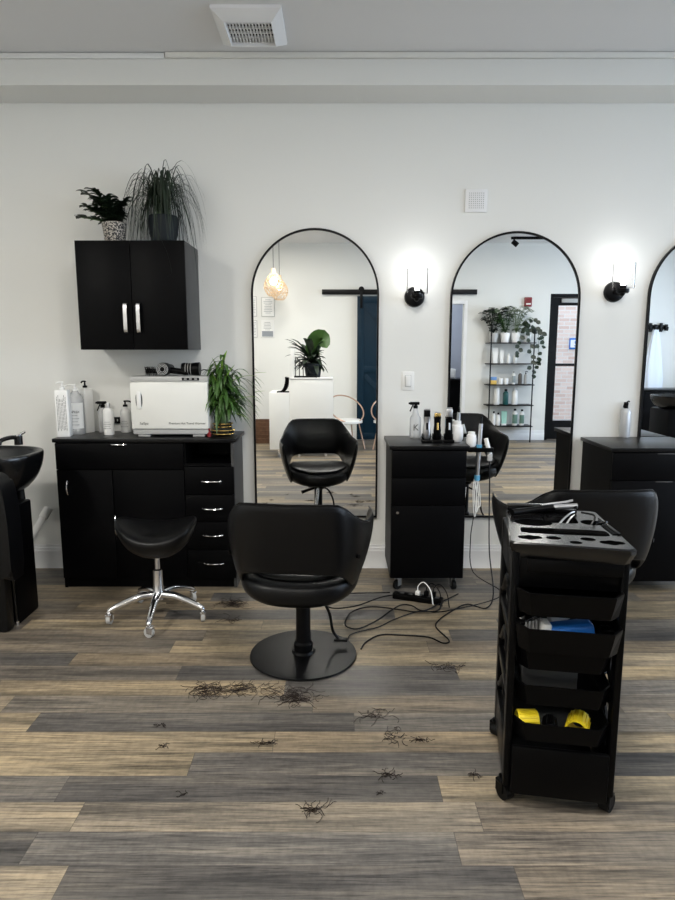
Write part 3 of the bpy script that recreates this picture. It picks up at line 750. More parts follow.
# rollers in fourth and third tray
def roller(lx, ly, lz, ln, r, m, ang, label, tilt=0):
    t = thing('hair_roller', label, 'hair roller', tl(lx, ly, lz), R(ang), 'hair rollers in the lowest trolley tray')
    b = BM(); n = 20; rr = []
    for (q, xx) in ((r, -ln/2), (r, ln/2), (r*.86, ln/2), (r*.86, -ln/2)):
        rr.append([b.verts.new((xx, q*math.cos(2*PI*i/n), r+.003+q*math.sin(2*PI*i/n))) for i in range(n)])
    for i in range(4): bridge(b, rr[i], rr[(i+1) % 4])
    obj('core', b, m, t)
    b = BM()
    for i in range(16):
        a = 2*PI*i/16
        box(b, -ln/2+.003, ln/2-.003, -.0012, .0012, r-.001, r+.003, M=Matrix.Translation((0, 0, r+.003)) @ Matrix.Rotation(a, 4, 'X'))
    obj('ridges', b, m, t, smooth=False)
    return t
roller(-.095, -.165, .2355, .062, .030, YEL, 0, 'yellow ribbed hair roller at the left of the lowest trolley tray')
roller(.055, -.165, .2355, .070, .031, YEL, 62, 'yellow hair roller lying open end forward in the lowest trolley tray')
roller(-.025, -.160, .2355, .05, .020, BPLAS, 75, 'black hair roller between the two yellow rollers')
t = thing('storage_box', 'dark grey box lying in the tray above the yellow rollers', 'box', tl(-.02, -.06, .347), R(-10))
b = BM(); box(b, -.09, .075, -.06, .06, 0, .075, .003); obj('box_body', b, DGREY, t)

# ------------------------------------------------------------------ bottles
def pump(t, z, m, r=.009, reach=.03, up=.035, ang=PI, side=None):
    b = BM(); lathe(b, [(0, z), (r*1.5, z), (r*1.5, z+.012), (r*.6, z+.014), (r*.45, z+up), (0, z+up)], (0, 0, 0), 16)
    dx, dy = math.cos(ang), math.sin(ang)
    tube(b, catmull([(-dx*.008, -dy*.008, z+up+.003), (dx*reach*.6, dy*reach*.6, z+up+.003), (dx*reach, dy*reach, z+up-.006)], 3), .0048, 8)
    return obj('pump', b, m, t)
def sq_bottle(name, label, p, w, h, body, cap, rot=0, ang=PI, lines=6, group=None, txt=None, d=None):
    t = thing(name, label, 'bottle', p, rot, group)
    b = BM(); ssel(b, [(.96, 0), (1, .004), (1, h-.012), (.9, h-.003), (.35, h), (.3, h+.006)], w/2, (d or w)/2, 8, 40); obj('bottle_body', b, body, t)
    pump(t, h+.004, cap, .009, .032, .035, ang)
    b = BM(); y = -(d or w)/2-.0006
    if lines:
        random.seed(int(h*10000))
        for i in range(lines):
            x = -w*.30+i*w*.6/(lines-1); z0 = h*(.12+random.random()*.06); z1 = h*(.80+.1*random.random())
            zz = z0
            while zz < z1:
                l_ = .006+random.random()*.015; box(b, x-.0012, x+.0012, y, y+.001, zz, min(z1, zz+l_)); zz += l_+.003
        obj('label_print', b, DGREY, t, smooth=False)
    else: b.free()
    return t
def rd_bottle(name, label, p, r, h, body, cap, kind='pump', rot=0, lab=None, group=None, sh=.8, txt=None, txtm=None, ang=PI, capr=None):
    t = thing(name, label, 'bottle', p, rot, group)
    b = BM(); lathe(b, [(0, 0), (r*.93, 0), (r, .005), (r, h*sh), (r*.93, h*(sh+.05)), (r*.62, h*(sh+.13)), (r*.36, h*.97), (r*.34, h), (0, h)], n=26); obj('bottle_body', b, body, t)
    if lab:
        b = BM(); rr = r+.0006; n = 16; a0 = -PI*.92; a1 = -PI*.08; z0, z1 = h*.14, h*(sh-.06)
        A = [b.verts.new((rr*math.cos(a0+(a1-a0)*i/n), rr*math.sin(a0+(a1-a0)*i/n), z0)) for i in range(n+1)]; B_ = [b.verts.new((v.co.x, v.co.y, z1)) for v in A]
        for i in range(n): b.faces.new((A[i], A[i+1], B_[i+1], B_[i]))
        lb = obj('label_band', b, lab, t)
        b = BM()
        for i in range(4): z_ = z0+(z1-z0)*(.15+.12*i); ww = r*(.5 if i % 2 else .65); box(b, -ww, ww, -rr-.0008, -rr*.75, z_, z_+.0015)
        obj('label_print', b, DGREY, t, smooth=False)
    if txt: text(txt, r*(1.6 if len(txt) < 3 else .40), (0, -r-.0012, h*(.36 if len(txt) < 3 else .52)), txtm or DGREY, t)
    if kind == 'pump': pump(t, h-.002, cap, r*.28, r*1.25, .03, ang)
    elif kind == 'cap':
        b = BM(); cr = capr or r*.5; lathe(b, [(0, h-.002), (cr, h-.002), (cr, h+.022), (cr*.85, h+.026), (0, h+.026)], n=20); obj('cap', b, cap, t)
    elif kind == 'spray':
        b = BM(); lathe(b, [(0, h-.003), (.014, h-.003), (.014, h+.012), (.009, h+.016), (0, h+.016)], n=16)
        box(b, -.035, .024, -.008, .008, h+.018, h+.036, .004); box(b, -.006, .010, -.007, .007, h+.010, h+.022, .002); box(b, -.043, -.034, -.005, .005, h+.021, h+.033, .002)
        tube(b, catmull([(-.015, 0, h+.018), (-.024, 0, h), (-.034, 0, h-.022)], 4), .004, 8); obj('trigger_sprayer', b, cap, t)
    return t
ZB = BZ
def onb(px, py):
    p = flo(px, py, ZB)
    if p.y > 3.93: p = Vector((at(px, py, 3.93).x, 3.93, ZB))
    return p
g1 = None
sq_bottle('pump_bottle', 'square white pump bottle covered in small print, leftmost on the cabinet', onb(65, 436), .078, .275, WPLAS, WPLAS, R(10), PI, 7)
rd_bottle('pump_bottle', 'round clear pump bottle with a white label between the square bottles', onb(77.5, 434), .048, .265, BOTGL, WPLAS, 'pump', 0, LABEL, None, .78, 'OLAPLEX', DGREY)
sq_bottle('pump_bottle', 'square white bottle with a black pump behind the round clear bottle', onb(87.5, 430), .066, .27, WPLAS, BPLAS, R(-30), PI, 5)
rd_bottle('spray_bottle', 'clear spray bottle with black trigger behind the short white bottle', onb(104, 430.5), .030, .155, BOTGL, BPLAS, 'spray')
rd_bottle('aerosol_bottle', 'short round white bottle with a small metal cap, in front of the clear spray bottle', onb(109.5, 434.5), .031, .165, WPLAS, STEEL, 'cap', 0, LABEL, None, .84, None, DGREY, capr=.012)
rd_bottle('pump_bottle', 'small round white bottle with black pump against the towel warmer', onb(126.5, 431.5), .033, .160, WPLAS, BPLAS, 'pump', 0, LABEL, None, .78, None, ang=0)

# towel warmer
q0, q1 = at(131.5, 420, 3.70), at(208.5, 420, 3.70)
t = thing('towel_warmer', 'white hot towel warmer box on the black base cabinet', 'towel warmer', ((q0.x+q1.x)/2, 3.715, ZB))
w2 = (q1.x-q0.x)/2; hgt = .352
b = BM(); box(b, -w2, w2, 0, .22, .014, hgt-.03, .008); obj('body', b, WPLAS2, t)
b = BM(); box(b, -w2-.002, w2+.002, -.006, .222, hgt-.032, hgt, .008); top = obj('top_panel', b, GPLAS, t)
b = BM(); box(b, .075, .175, -.0085, -.004, hgt-.024, hgt-.008, .003); pn = obj('control_panel', b, BPLAS, t)
for i in range(3):
    b = BM(); box(b, .088+i*.03, .104+i*.03, -.0105, -.008, hgt-.019, hgt-.012, .001); obj('switch', b, GPLAS, pn)
b = BM(); box(b, -w2, w2, -.018, 0, .048, hgt-.036, .006); dr = obj('door', b, WPLAS2, t)
b = BM(); box(b, -w2+.004, w2-.004, -.004, 0, .016, .046, .003); obj('drip_tray', b, GPLAS, t)
b = BM(); ssel(b, [(1, -.001), (.9, .0), (.9, .001)], .022, .052, 2.4, 30)
for v in b.verts: v.co = Vector((v.co.x-w2+.05, -.018-v.co.z, v.co.y+.215))
obj('handle_recess', b, DGREY, dr)
b = BM(); box(b, -w2+.037, -w2+.063, -.028, -.018, .165, .268, .005); obj('door_handle', b, WPLAS, dr)
for x in (-.16, .16):
    b = BM(); box(b, x-.035, x+.035, .005, .03, 0, .014, .003); obj('foot', b, GPLAS, t)
text('Premium Hot Towel Warmer', .0175, (.10, -.0188, .080), DGREY, dr); text('SalSpa', .020, (-.150, -.0188, .080), DGREY, dr)
ZW = ZB+hgt; TWX = (q0.x+q1.x)/2
# black tools on the warmer
t = thing('hair_dryer', 'black hair dryer lying on the towel warmer with its round vent facing out', 'hair dryer', (TWX-.035, 3.76, ZW))
b = BM(); n = 28; prev = None
for r, y in ((.012, -.052), (.030, -.052), (.037, -.046), (.038, -.02), (.036, .03), (.028, .09), (.026, .13), (.02, .13)):
    cur = [b.verts.new((r*math.cos(2*PI*i/n), y, .040+r*math.sin(2*PI*i/n))) for i in range(n)]
    if prev: bridge(b, prev, cur)
    else: b.faces.new(cur)
    prev = cur
b.faces.new(prev); obj('barrel', b, BPLAS, t)
b = BM()
for r in (.032, .024, .016):
    pts = [(r*math.cos(2*PI*i/24), -.0535, .040+r*math.sin(2*PI*i/24)) for i in range(25)]; tube(b, pts, .0018, 6)
obj('vent_rings', b, GPLAS, t)
b = BM(); cyl(b, (.02, 0, .035), (.135, .015, .020), .019, .016); obj('grip', b, BPLAS, t)
t = thing('hair_diffuser', 'black ribbed attachment beside the hair dryer on the towel warmer', 'dryer attachment', (TWX+.105, 3.79, ZW), 0)
b = BM(); n = 26; prev = None
for r, x in ((.022, -.045), (.034, -.045), (.037, -.03), (.034, .0), (.038, .035), (.039, .06), (.03, .06)):
    cur = [b.verts.new((x, r*math.cos(2*PI*i/n), .04+r*math.sin(2*PI*i/n))) for i in range(n)]
    if prev: bridge(b, prev, cur)
    else: b.faces.new(cur)
    prev = cur
b.faces.new(prev); obj('cup', b, BPLAS, t)
b = BM()
for x in (-.02, -.005, .01): tube(b, [(x, .0355*math.cos(2*PI*i/24), .04+.0355*math.sin(2*PI*i/24)) for i in range(25)], .0016, 5)
obj('ribs', b, GPLAS, t)
t = thing('round_brush', 'black bristly round brush at the left of the hair dryer', 'hair brush', (TWX-.115, 3.76, ZW), 0)
b = BM(); cyl(b, (-.03, 0, .028), (.035, .0, .028), .012); cyl(b, (.035, 0, .028), (.10, .10, .02), .008); obj('brush_core', b, BPLAS, t)
b = BM(); random.seed(3)
for i in range(220):
    a = random.random()*2*PI; x = -.035+random.random()*.07
    p = Vector((x, .010*math.cos(a), .028+.010*math.sin(a))); q = p+Vector((random.uniform(-.006, .006), .017*math.cos(a), .017*math.sin(a))); cyl(b, p, q, .0007, n=3)
obj('bristles', b, BPLAS, t, smooth=False)
t = thing('dryer_cord', 'thin black cord curling off the right end of the towel warmer', 'cord', (0, 0, 0))
b = BM(); tube(b, catmull([(TWX+.165, 3.83, ZW+.03), (TWX+.19, 3.80, ZW+.035), (TWX+.222, 3.78, ZW+.02), (TWX+.235, 3.78, ZW-.05), (TWX+.232, 3.80, ZW-.16), (TWX+.235, 3.86, ZB+.004)], 6), .003, 6); obj('cord', b, CORDM, t)

# ------------------------------------------------------------------ plants
def pot_lathe(t, prof, m, name='pot'):
    b = BM(); lathe(b, prof, n=30); return obj(name, b, m, t)
# lucky bamboo by the warmer
q = onb(228, 430)
t = thing('lucky_bamboo', 'bright green bushy bamboo plant in a gold and black pot by the towel warmer', 'plant', (q.x-.004, 3.78, ZB))
pot_lathe(t, [(0, 0), (.045, 0), (.062, .012), (.068, .03), (.055, .048), (.05, .055), (.056, .07), (.05, .078), (.046, .07), (0, .068)], mat('black_glazed_pot', (.02, .02, .015), .25), 'pot')
b = BM()
for z, r in ((.012, .0635), (.034, .069), (.054, .0535), (.072, .0575)): tube(b, [(r*math.cos(2*PI*i/30), r*math.sin(2*PI*i/30), z) for i in range(31)], .004, 6)
obj('gold_bands', b, GOLD, t)
b = BM(); lathe(b, [(0, .066), (.045, .07)], n=20); obj('soil', b, SOIL, t)
random.seed(11)
bs = BM(); bl = BM()
for k in range(19):
    a = 2*PI*k/19+.3; r0 = .03*random.random()**.5; h = .16+.25*random.random()
    x0, y0 = r0*math.cos(a), r0*math.sin(a); lx, ly = math.cos(a)*.05*random.random(), math.sin(a)*.04*random.random()
    pts = [(x0+lx*(i/5), y0+ly*(i/5), .066+h*i/5) for i in range(6)]; tube(bs, pts, .0045, 7)
    for j in range(17):
        f = .45+.55*(j/16)**.8; p = Vector((x0+lx*f, y0+ly*f, .066+h*f)); aa = random.random()*2*PI; ln = .09+.075*random.random()
        d = Vector((math.cos(aa), math.sin(aa)*.55, 0)); rise = random.uniform(0, .9)
        if p.y+d.y*ln > .20: d.y *= -1
        if d.x < 0: d.x *= .75
        leafstrip(bl, [p+d*(ln*u)+Vector((0, 0, ln*(rise*u-.95*u*u))) for u in (0, .15, .35, .6, .82, 1)], .0105)
obj('stems', bs, STEMG, t); obj('leaves', bl, LEAF, t, smooth=True)
b = BM()
for (dx, dz, ex, ez, w_) in ((.10, .33, .22, .355, .014), (.09, .20, .21, .235, .014), (.01, .38, .045, .50, .015), (-.03, .36, -.045, .46, .011), (.06, .15, .17, .10, .012), (-.02, .26, -.05, .38, .011), (.03, .30, .15, .27, .012), (.02, .30, .09, .42, .012), (-.02, .2, -.09, .22, .010)):
    p0 = Vector((dx*.3, -.03, dz-.03)); p1 = Vector((ex, -.05, ez)); mid = (p0+p1)/2+Vector((0, 0, .02))
    leafstrip(b, catmull([p0, mid, p1], 4), w_)
obj('young_leaves', b, LEAFL, t)
tg = thing('red_ornament', 'tiny red ornament beside the gold and black pot', 'ornament', (q.x-.075, 3.72, ZB))
b = BM(); lathe(b, [(0, 0), (.011, 0), (.013, .02), (.006, .03), (.010, .045), (0, .052)], n=14); obj('ornament_body', b, RED, tg)

# broad-leaf plant on the wall cabinet
cx_ = at(115, 238, 3.80).x
t = thing('potted_plant', 'dark broad-leaved plant in a speckled pot on the wall cabinet', 'plant', (cx_, 3.80, CZ1))
pot_lathe(t, [(0, 0), (.055, 0), (.069, .115), (.065, .118), (.060, .105), (0, .105)], POTP)
b = BM(); lathe(b, [(0, .106), (.058, .106)], n=20); obj('soil', b, SOIL, t)
random.seed(5); bl = BM(); bs = BM()
for k in range(22):
    a = random.uniform(-PI, PI); out = .03+.12*random.random(); h = .04+.145*random.random()
    dx, dy = math.cos(a)*out-.035, math.sin(a)*out*.6
    pts = catmull([(0, 0, .10), (dx*.5, dy*.5, .10+h*.7), (dx, dy, .10+h)], 5); tube(bs, pts, .0035, 6)
    for j, p in enumerate(pts[2:]):
        for s in (-1, 1):
            aa = a+s*R(50)+random.uniform(-.4, .4); ln = .045+.025*random.random(); d = Vector((math.cos(aa), math.sin(aa)*.7, .35+.3*random.random()))
            leafstrip(bl, [p+d*(ln*u)-Vector((0, 0, ln*.4*u*u)) for u in (0, .25, .5, .75, 1)], .017)
obj('stems', bs, STEMG, t); obj('leaves', bl, LEAFD, t)
# ponytail palm
cx_ = at(164, 238, 3.83).x
t = thing('ponytail_palm', 'long stringy-leaved palm in a slate grey pot on the wall cabinet', 'plant', (cx_, 3.83, CZ1))
pot_lathe(t, [(0, 0), (.060, 0), (.080, .06), (.086, .14), (.080, .160), (.073, .158), (.075, .14), (0, .14)], SLATE)
b = BM(); lathe(b, [(0, .151), (.074, .151)], n=20); obj('soil', b, SOIL, t)
b = BM(); tube(b, [(-.015, 0, .15), (-.02, 0, .20), (-.01, 0, .25)], .022, 12, .010); tube(b, [(.02, .01, .15), (.03, .01, .23)], .014, 10, .008); obj('trunk', b, STEMG, t)
random.seed(21); bl = BM()
for k in range(230):
    a = 2*PI*random.random(); R_ = random.uniform(.05, .27); up = random.uniform(.06, .27); dr_ = random.uniform(.15, .62)
    ox = -.01+random.uniform(-.02, .03)
    ca, sa = math.cos(a), math.sin(a)*.62; base = Vector((ox, 0, .15+random.random()*.08))
    pts = []
    for i in range(12):
        u = i/11; rad = R_*(1-(1-u)**1.7); z = up*math.sin(min(1, u*1.9)*PI/2)*(1) - dr_*max(0, u-.28)**1.5*1.4
        wob = .012*math.sin(u*5+k)
        p = base+Vector((ca*rad+wob*sa, sa*rad, z))
        p.y = min(p.y, .155); p.z = max(p.z, .012) if (abs(p.x) < .2 and p.y > -.17 and p.x < .155) else p.z
        pts.append(p)
    leafstrip(bl, pts, random.uniform(.003, .0062), shape='grass', fold=.3)
for (x1, z1) in ((.21, -.12), (.24, -.30), (.17, -.02)):    # strands hanging past the right side
    leafstrip(bl, catmull([(0, -.02, .22), (.09, -.05, .33), (.165, -.05, .20), (.19, -.04, .02), (x1-.02+.015, -.03, z1)], 6), .0028, shape='grass')
leafstrip(bl, catmull([(0, -.05, .24), (.0, -.12, .24), (.02, -.20, .06), (.07, -.205, -.08), (.085, -.20, -.17), (.06, -.20, -.20)], 6), .0022, shape='grass')
obj('leaves', bl, LEAFD, t)

# ------------------------------------------------------------------ tools on the middle station
SX, SZ = ST2[0], ST2[2]
def on2(px, py): return flo(px, py, SZ)
rd_bottle('spray_bottle', 'clear water spray bottle with black trigger and lettered label on the clipper station', on2(415, 438), .034, .185, BOTGL, BPLAS, 'spray', 0, None, None, .64, 'K', DGREY)
def clipper(px, label, m, top, h=.15):
    p = on2(px, 439.5); p.y = 3.70
    t = thing('hair_clipper', label, 'hair clipper', (at(px, 437, 3.70).x, 3.70, SZ), 0, 'hair clippers on charging stands')
    b = BM(); box(b, -.03, .03, -.035, .035, 0, .016, .004); box(b, -.026, .026, -.005, .030, .016, .05, .006); obj('charging_stand', b, BPLAS, t)
    b = BM(); ssel(b, [(.7, .018), (.95, .03), (1, .07), (.85, .10), (.88, .13), (1.0, .15)], .022, .017, 3, 24, (0, .0, 0)); obj('clipper_body', b, m, t)
    b = BM(); box(b, -.018, .018, -.014, .012, .14, h, .003); cyl(b, (0, -.017, .075), (0, -.015, .115), .006, n=10); hd = obj('blade_head', b, top, t)
    b = BM()
    for i in range(10): box(b, -.017+i*.0036, -.0152+i*.0036, -.006, .004, h-.001, h+.008)
    obj('blade_teeth', b, STEEL, hd, smooth=False)
clipper(426.5, 'silver-bodied hair clipper on its stand next to the water spray bottle', STEEL, BPLAS, .188)
clipper(437, 'black hair trimmer with a gold head, middle of the three clippers', BPLAS, GOLD, .170)
clipper(448.5, 'black hair clipper with a silver head, rightmost of the three clippers', BPLAS, STEEL, .195)
def jar(p, r, h, label):
    t = thing('white_jar', label, 'jar', p); b = BM(); lathe(b, [(0, 0), (r*.75, 0), (r*.95, h*.12), (r, h*.45), (r*.88, h*.78), (r*.6, h*.86), (0, h*.86)], n=26); obj('jar_body', b, WHITE, t)
    b = BM(); lathe(b, [(0, h*.86), (r*.66, h*.86), (r*.66, h), (0, h)], n=24); obj('lid', b, WPLAS, t)
jar((.700, 3.74, SZ), .041, .12, 'larger rounded white jar at the right end of the clipper station')
t = thing('spray_can', 'slim light blue bottle standing between the clippers and the white jar', 'bottle', (.660, 3.82, SZ))
b = BM(); lathe(b, [(0, 0), (.013, 0), (.014, .12), (.009, .13), (0, .13)], n=18); obj('bottle_body', b, CYAN, t)
b = BM(); lathe(b, [(0, .13), (.007, .13), (.007, .155), (0, .155)], n=14); obj('cap', b, GPLAS, t)
# tool caddy hooked on the station's side
CXS = SX+ST2[1]/2     # right side of the worktop
t = thing('tool_holder', 'black tool holder fixed to the right side of the clipper station', 'holder', (CXS, 3.66, SZ))
b = BM(); box(b, -.014, -.004, -.05, .06, -.05, -.024, .001); box(b, 0.001, .145, -.055, -.050, -.045, -.02, .001); box(b, .001, .145, .055, .060, -.045, -.02, .001); box(b, .140, .145, -.05, .055, -.045, -.02, .001); box(b, .095, .099, -.05, .055, -.045, -.02, .001); box(b, .001, .006, -.05, .055, -.045, -.02, .001); box(b, .05, .054, -.05, .055, -.045, -.02, .001); box(b, .006, .05, -.05, .055, -.022, -.018); box(b, -.012, .003, -.04, .045, -.04, -.024)
obj('rack', b, BPLAS, t)
t = thing('curling_wand', 'silver and black curling wand upright in the side tool holder', 'curling iron', (CXS+.072, 3.645, SZ))
b = BM(); cyl(b, (0, 0, -.02), (.006, 0, .115), .013, .011); obj('barrel', b, STEEL, t)
b = BM(); cyl(b, (.006, 0, .115), (.007, 0, .155), .008, .004); obj('cool_tip', b, BPLAS, t)
b = BM(); cyl(b, (-.006, 0, -.20), (0, 0, -.02), .012, .015); obj('handle', b, STEEL, t)
b = BM(); cyl(b, (.0, 0, -.035), (0, 0, -.005), .0165); obj('blue_ring', b, CYAN, t)
b = BM(); cyl(b, (-.006, 0, -.215), (-.006, 0, -.185), .0165); obj('blue_ring', b, CYAN, t)
t = thing('white_jar', 'smaller white jar seated in the side tool holder', 'jar', (CXS+.028, 3.69+.0, SZ-.055)) if False else None
jar((CXS+.028, 3.655, SZ-.018), .030, .085, 'smaller white jar standing in the side tool holder')
t = thing('white_hair_iron', 'white flat iron sticking out of the side tool holder', 'flat iron', (CXS+.122, 3.635, SZ))
b = BM(); cyl(b, (-.015, 0, .03), (.01, 0, -.06), .012, .014); obj('grip', b, WPLAS, t)
b = BM(); box(b, -.004, .024, -.012, .012, -.10, -.055, .004); obj('arm_tip', b, GPLAS, t)
t = thing('white_cord_coil', 'white appliance cord hanging in loops beside the clipper station', 'cord', (0, 0, 0))
b = BM()
for k in range(3):
    x = CXS+.050+.010*k; tube(b, catmull([(x, 3.645, SZ-.21), (x-.008, 3.63, SZ-.28), (x-.004, 3.62, SZ-.38), (x+.006, 3.625, SZ-.43+.03*k), (x+.016, 3.63, SZ-.36), (x+.012, 3.64, SZ-.27), (x+.002, 3.645, SZ-.21)], 5), .0028, 6)
obj('cord', b, WCORD, t)

# silver spray bottle on right station
rd_bottle('spray_bottle', 'tall silver spray bottle with a black trigger on the right station', flo(624, 437.5, .857), .031, .175, mat('silver_bottle', (.55, .56, .57), .42, metal=.35), BPLAS, 'cap', 0, None, None, .92, capr=.013)
o = [x for x in bpy.data.objects if x.get('label', '').startswith('tall silver')][0]
b = BM(); h = .20; box(b, -.014, .012, -.008, .008, h, h+.022, .004); tube(b, catmull([(.004, 0, h+.02), (.012, 0, h+.028), (.02, 0, h+.024)], 3), .004, 6); tube(b, [(-.012, 0, h+.012), (-.018, 0, h-.012)], .0035); obj('spray_head', b, BPLAS, o)

# ------------------------------------------------------------------ cords and power strip on the floor
def floor_path(pts, z=.005): return [Vector((*flo(x, y).xy, z)) for x, y in pts]
def cord(name, pts3, label, r=.0038, m=CORDM):
    t = thing(name, label, 'cord', (0, 0, 0)); b = BM(); tube(b, catmull(pts3, 6), r, 7); obj('cord', b, m, t); return t
cz = .005
cord('appliance_cord', [Vector((CXS+.132, 3.635, SZ-.102)), Vector((CXS+.135, 3.62, SZ-.25)), Vector((CXS+.13, 3.58, SZ-.45)), Vector((CXS+.12, 3.5, .25)), Vector((CXS+.13, 3.42, .05))]+floor_path([(486, 609), (468, 605), (455, 610), (440, 620), (436, 628), (449, 641), (443, 644), (428, 638), (400, 636), (380, 636), (366, 643), (361, 650)], cz), 'black cord falling from the side tool holder and snaking across the floor')
cord('appliance_cord', floor_path([(441, 606), (437, 613), (415, 614), (400, 612), (372, 609), (352, 614), (345, 626), (352, 631), (362, 630), (378, 622), (392, 612), (402, 607), (412, 608), (424, 613), (444, 603), (458, 596)], .013), 'black cord looping over the others in front of the power strip')
cord('appliance_cord', floor_path([(396, 598), (380, 601), (358, 609), (338, 612), (327, 610), (325, 605), (332, 600), (347, 597), (390, 596)], .021), 'black cord looping beside the chair base toward the clipper station')
cord('appliance_cord', floor_path([(350, 652), (348, 640), (354, 634), (378, 628), (395, 620), (420, 612), (445, 612), (458, 606)], .005)[:-1]+[Vector((.93, 3.45, .03)), Vector((.79, 3.57, .12)), Vector((CXS+.03, 3.60, .30)), Vector((CXS+.05, 3.63, .45)), Vector((CXS+.064, 3.645, SZ-.225))], 'thin black cord running up the right side of the clipper station', .003)
p0, p1 = flo(393, 596), flo(442, 603)
ang = math.atan2(p1.y-p0.y, p1.x-p0.x); L2 = (p1-p0).length/2
t = thing('power_strip', 'black power strip on the floor in front of the clipper station', 'power strip', ((p0.x+p1.x)/2, (p0.y+p1.y)/2-.02, .0), ang)
b = BM(); box(b, -L2, L2, -.025, .025, 0, .035, .006); obj('strip_body', b, BPLAS, t)
b = BM()
for i in range(5): box(b, -L2+.04+i*.05, -L2+.065+i*.05, -.010, .010, .034, .0365, .001)
obj('sockets', b, DGREY, t)
for i, (x, m_) in enumerate(((-.0, WPLAS), (.05, BPLAS), (.09, BPLAS))):
    b = BM(); box(b, x-.013, x+.013, -.014, .014, .0365, .065 if i else .058, .004); tube(b, catmull([(x, 0, .06), (x, .01, .085), (x+.03, .01, .11), (x+.075, -.01, .075), (x+.10, -.05, .008)], 4), .003, 6); obj('plug', b, m_, t)
t = thing('paper_tag', 'small white paper lying on the floor between chair and station', 'paper', (flo(343, 594).x, flo(343, 594).y, 0), .2)
b = BM(); box(b, -.03, .03, -.025, .025, .0, .004, .001); obj('sheet', b, LABEL, t)

# ------------------------------------------------------------------ cut hair on the floor
def clump(px, py, label, n=40, w=.07, d=.04, ln=.10, seed=0):
    n = int(n*1.5)
    random.seed(seed+int(px)*7+int(py)); c = flo(px, py)
    b = BM()
    for i in range(n):
        x, y = random.gauss(0, w*.42), random.gauss(0, d*.42); a = random.uniform(-.7, .7)+(PI if random.random() < .5 else 0); l_ = ln*random.uniform(.3, 1.0); k = random.uniform(-60, 60)
        pts = []; z0 = .0015+random.random()*.006
        for j in range(11):
            pts.append((x, y, z0+.003*math.sin(j+i))); x += math.cos(a)*l_/10; y += math.sin(a)*l_/10; a += k*l_/10; k += random.uniform(-14, 14)
        tube(b, [(p[0], p[1], max(.0012, p[2])) for p in pts], .0010, 3)
    o = obj('hair_clump', b, HAIR, None, smooth=False); o.location = (c.x, c.y, 0)
    tag(o, label, 'cut hair', 'cut hair on the floor')
clump(212, 691, 'wide left clump of brown cut hair below the chair base', 42, .10, .05, .12)
clump(243, 689, 'brown cut hair wisps left of the chair base edge', 26, .06, .04, .09)
clump(296, 697, 'brown cut hair tangle straight below the chair base', 48, .10, .07, .12)
clump(268, 690, 'few thin hair strands between the two large clumps', 10, .05, .05, .08)
clump(234, 604, 'dark hair tangle at the foot of the cabinet drawers', 34, .09, .07, .12)
clump(232, 621, 'thin dark hair line right of the stool wheels', 8, .08, .015, .12)
clump(378, 716, 'light wisp of hair right of the floor centre', 12, .06, .03, .10)
clump(396, 737, 'dark hair wisps in the middle of the floor', 14, .05, .04, .07)
clump(421, 741, 'tiny dark lock right of the middle wisps', 10, .018, .006, .035)
clump(448, 667, 'dark hair lock left of the trolley below the cords', 14, .08, .02, .08)
clump(389, 776, 'curved dark hair lock in the foreground left of the trolley', 12, .02, .008, .06)
clump(316, 811, 'nearest dark hair lock in the foreground', 14, .02, .02, .07)
clump(268, 744, 'small dark hair lock left of the floor centre', 10, .02, .006, .05)
clump(472, 775, 'small hair lock beside the trolley front wheel', 8, .02, .006, .04)
clump(161, 726, 'tiny hair lock on the left foreground planks', 7, .012, .006, .03)
clump(163, 747, 'tiny diagonal hair lock nearer on the left planks', 6, .010, .006, .035)
clump(186, 795, 'single thin curved hair on the left near planks', 3, .008, .004, .05)
clump(380, 794, 'tiny hair bit just below the curved foreground lock', 4, .006, .006, .025)

# ------------------------------------------------------------------ the room seen in the mirrors
VM = 2*YW-.036       # a point at Y appears at VM - Y
def refl(px, py, Y): q = at(px, py, VM-Y); return Vector((q.x, Y, q.z))
# barn door and rail
t = thing('barn_door', 'dark navy sliding barn door hung on the back wall, seen in the left mirror', 'door', (0, YB, 0))
b = BM(); dx0, dx1 = .30, 1.32; box(b, dx0, dx1, .03, .062, .02, 2.20, .003); pn = obj('door_panel', b, NAVY, t)
b = BM()
for a_, c_ in ((dx0, dx0+.10), (dx1-.10, dx1)): box(b, a_, c_, .062, .074, .02, 2.20, .002)
for z0 in (.02, 1.05, 2.10): box(b, dx0+.10, dx1-.10, .062, .074, z0, z0+.10, .002)
for z0, z1 in ((.14, 1.03), (1.17, 2.08)):
    L_ = math.hypot(dx1-dx0-.2, z1-z0); an = math.atan2(z1-z0, dx1-dx0-.2)
    box(b, -L_/2+.03, L_/2-.03, .062, .072, -.04, .04, .002, M=Matrix.Translation(((dx0+dx1)/2, 0, (z0+z1)/2)) @ Matrix.Rotation(an, 4, 'Y'))
obj('door_brace', b, NAVY, pn)
for x in (dx0+.06, dx1-.06):
    b = BM(); box(b, x-.02, x+.02, .074, .082, 2.02, 2.30, .002); cyl(b, (x, .055, 2.30), (x, .085, 2.30), .042); obj('hanger', b, BMET, t)
t = thing('barn_door_rail', 'long black sliding-door rail across the back wall, seen in two mirrors', 'rail', (0, YB, 0))
b = BM(); box(b, -.235, 2.11, .036, .052, 2.225, 2.30, .002); obj('rail', b, BMET, t)
b = BM()
for x in (-.15, .4, .95, 1.5, 2.02): cyl(b, (x, 0, 2.26), (x, .036, 2.26), .014, n=12)
obj('stand_off', b, BMET, t)
b = BM(); box(b, OX0-.05, OX0, YB, YB+.012, 0, OZ+.05, .002); box(b, OX1, OX1+.05, YB, YB+.012, 0, OZ+.05, .002); box(b, OX0, OX1, YB, YB+.012, OZ, OZ+.05, .002)
struct(obj('trim_3', b, TRIM))
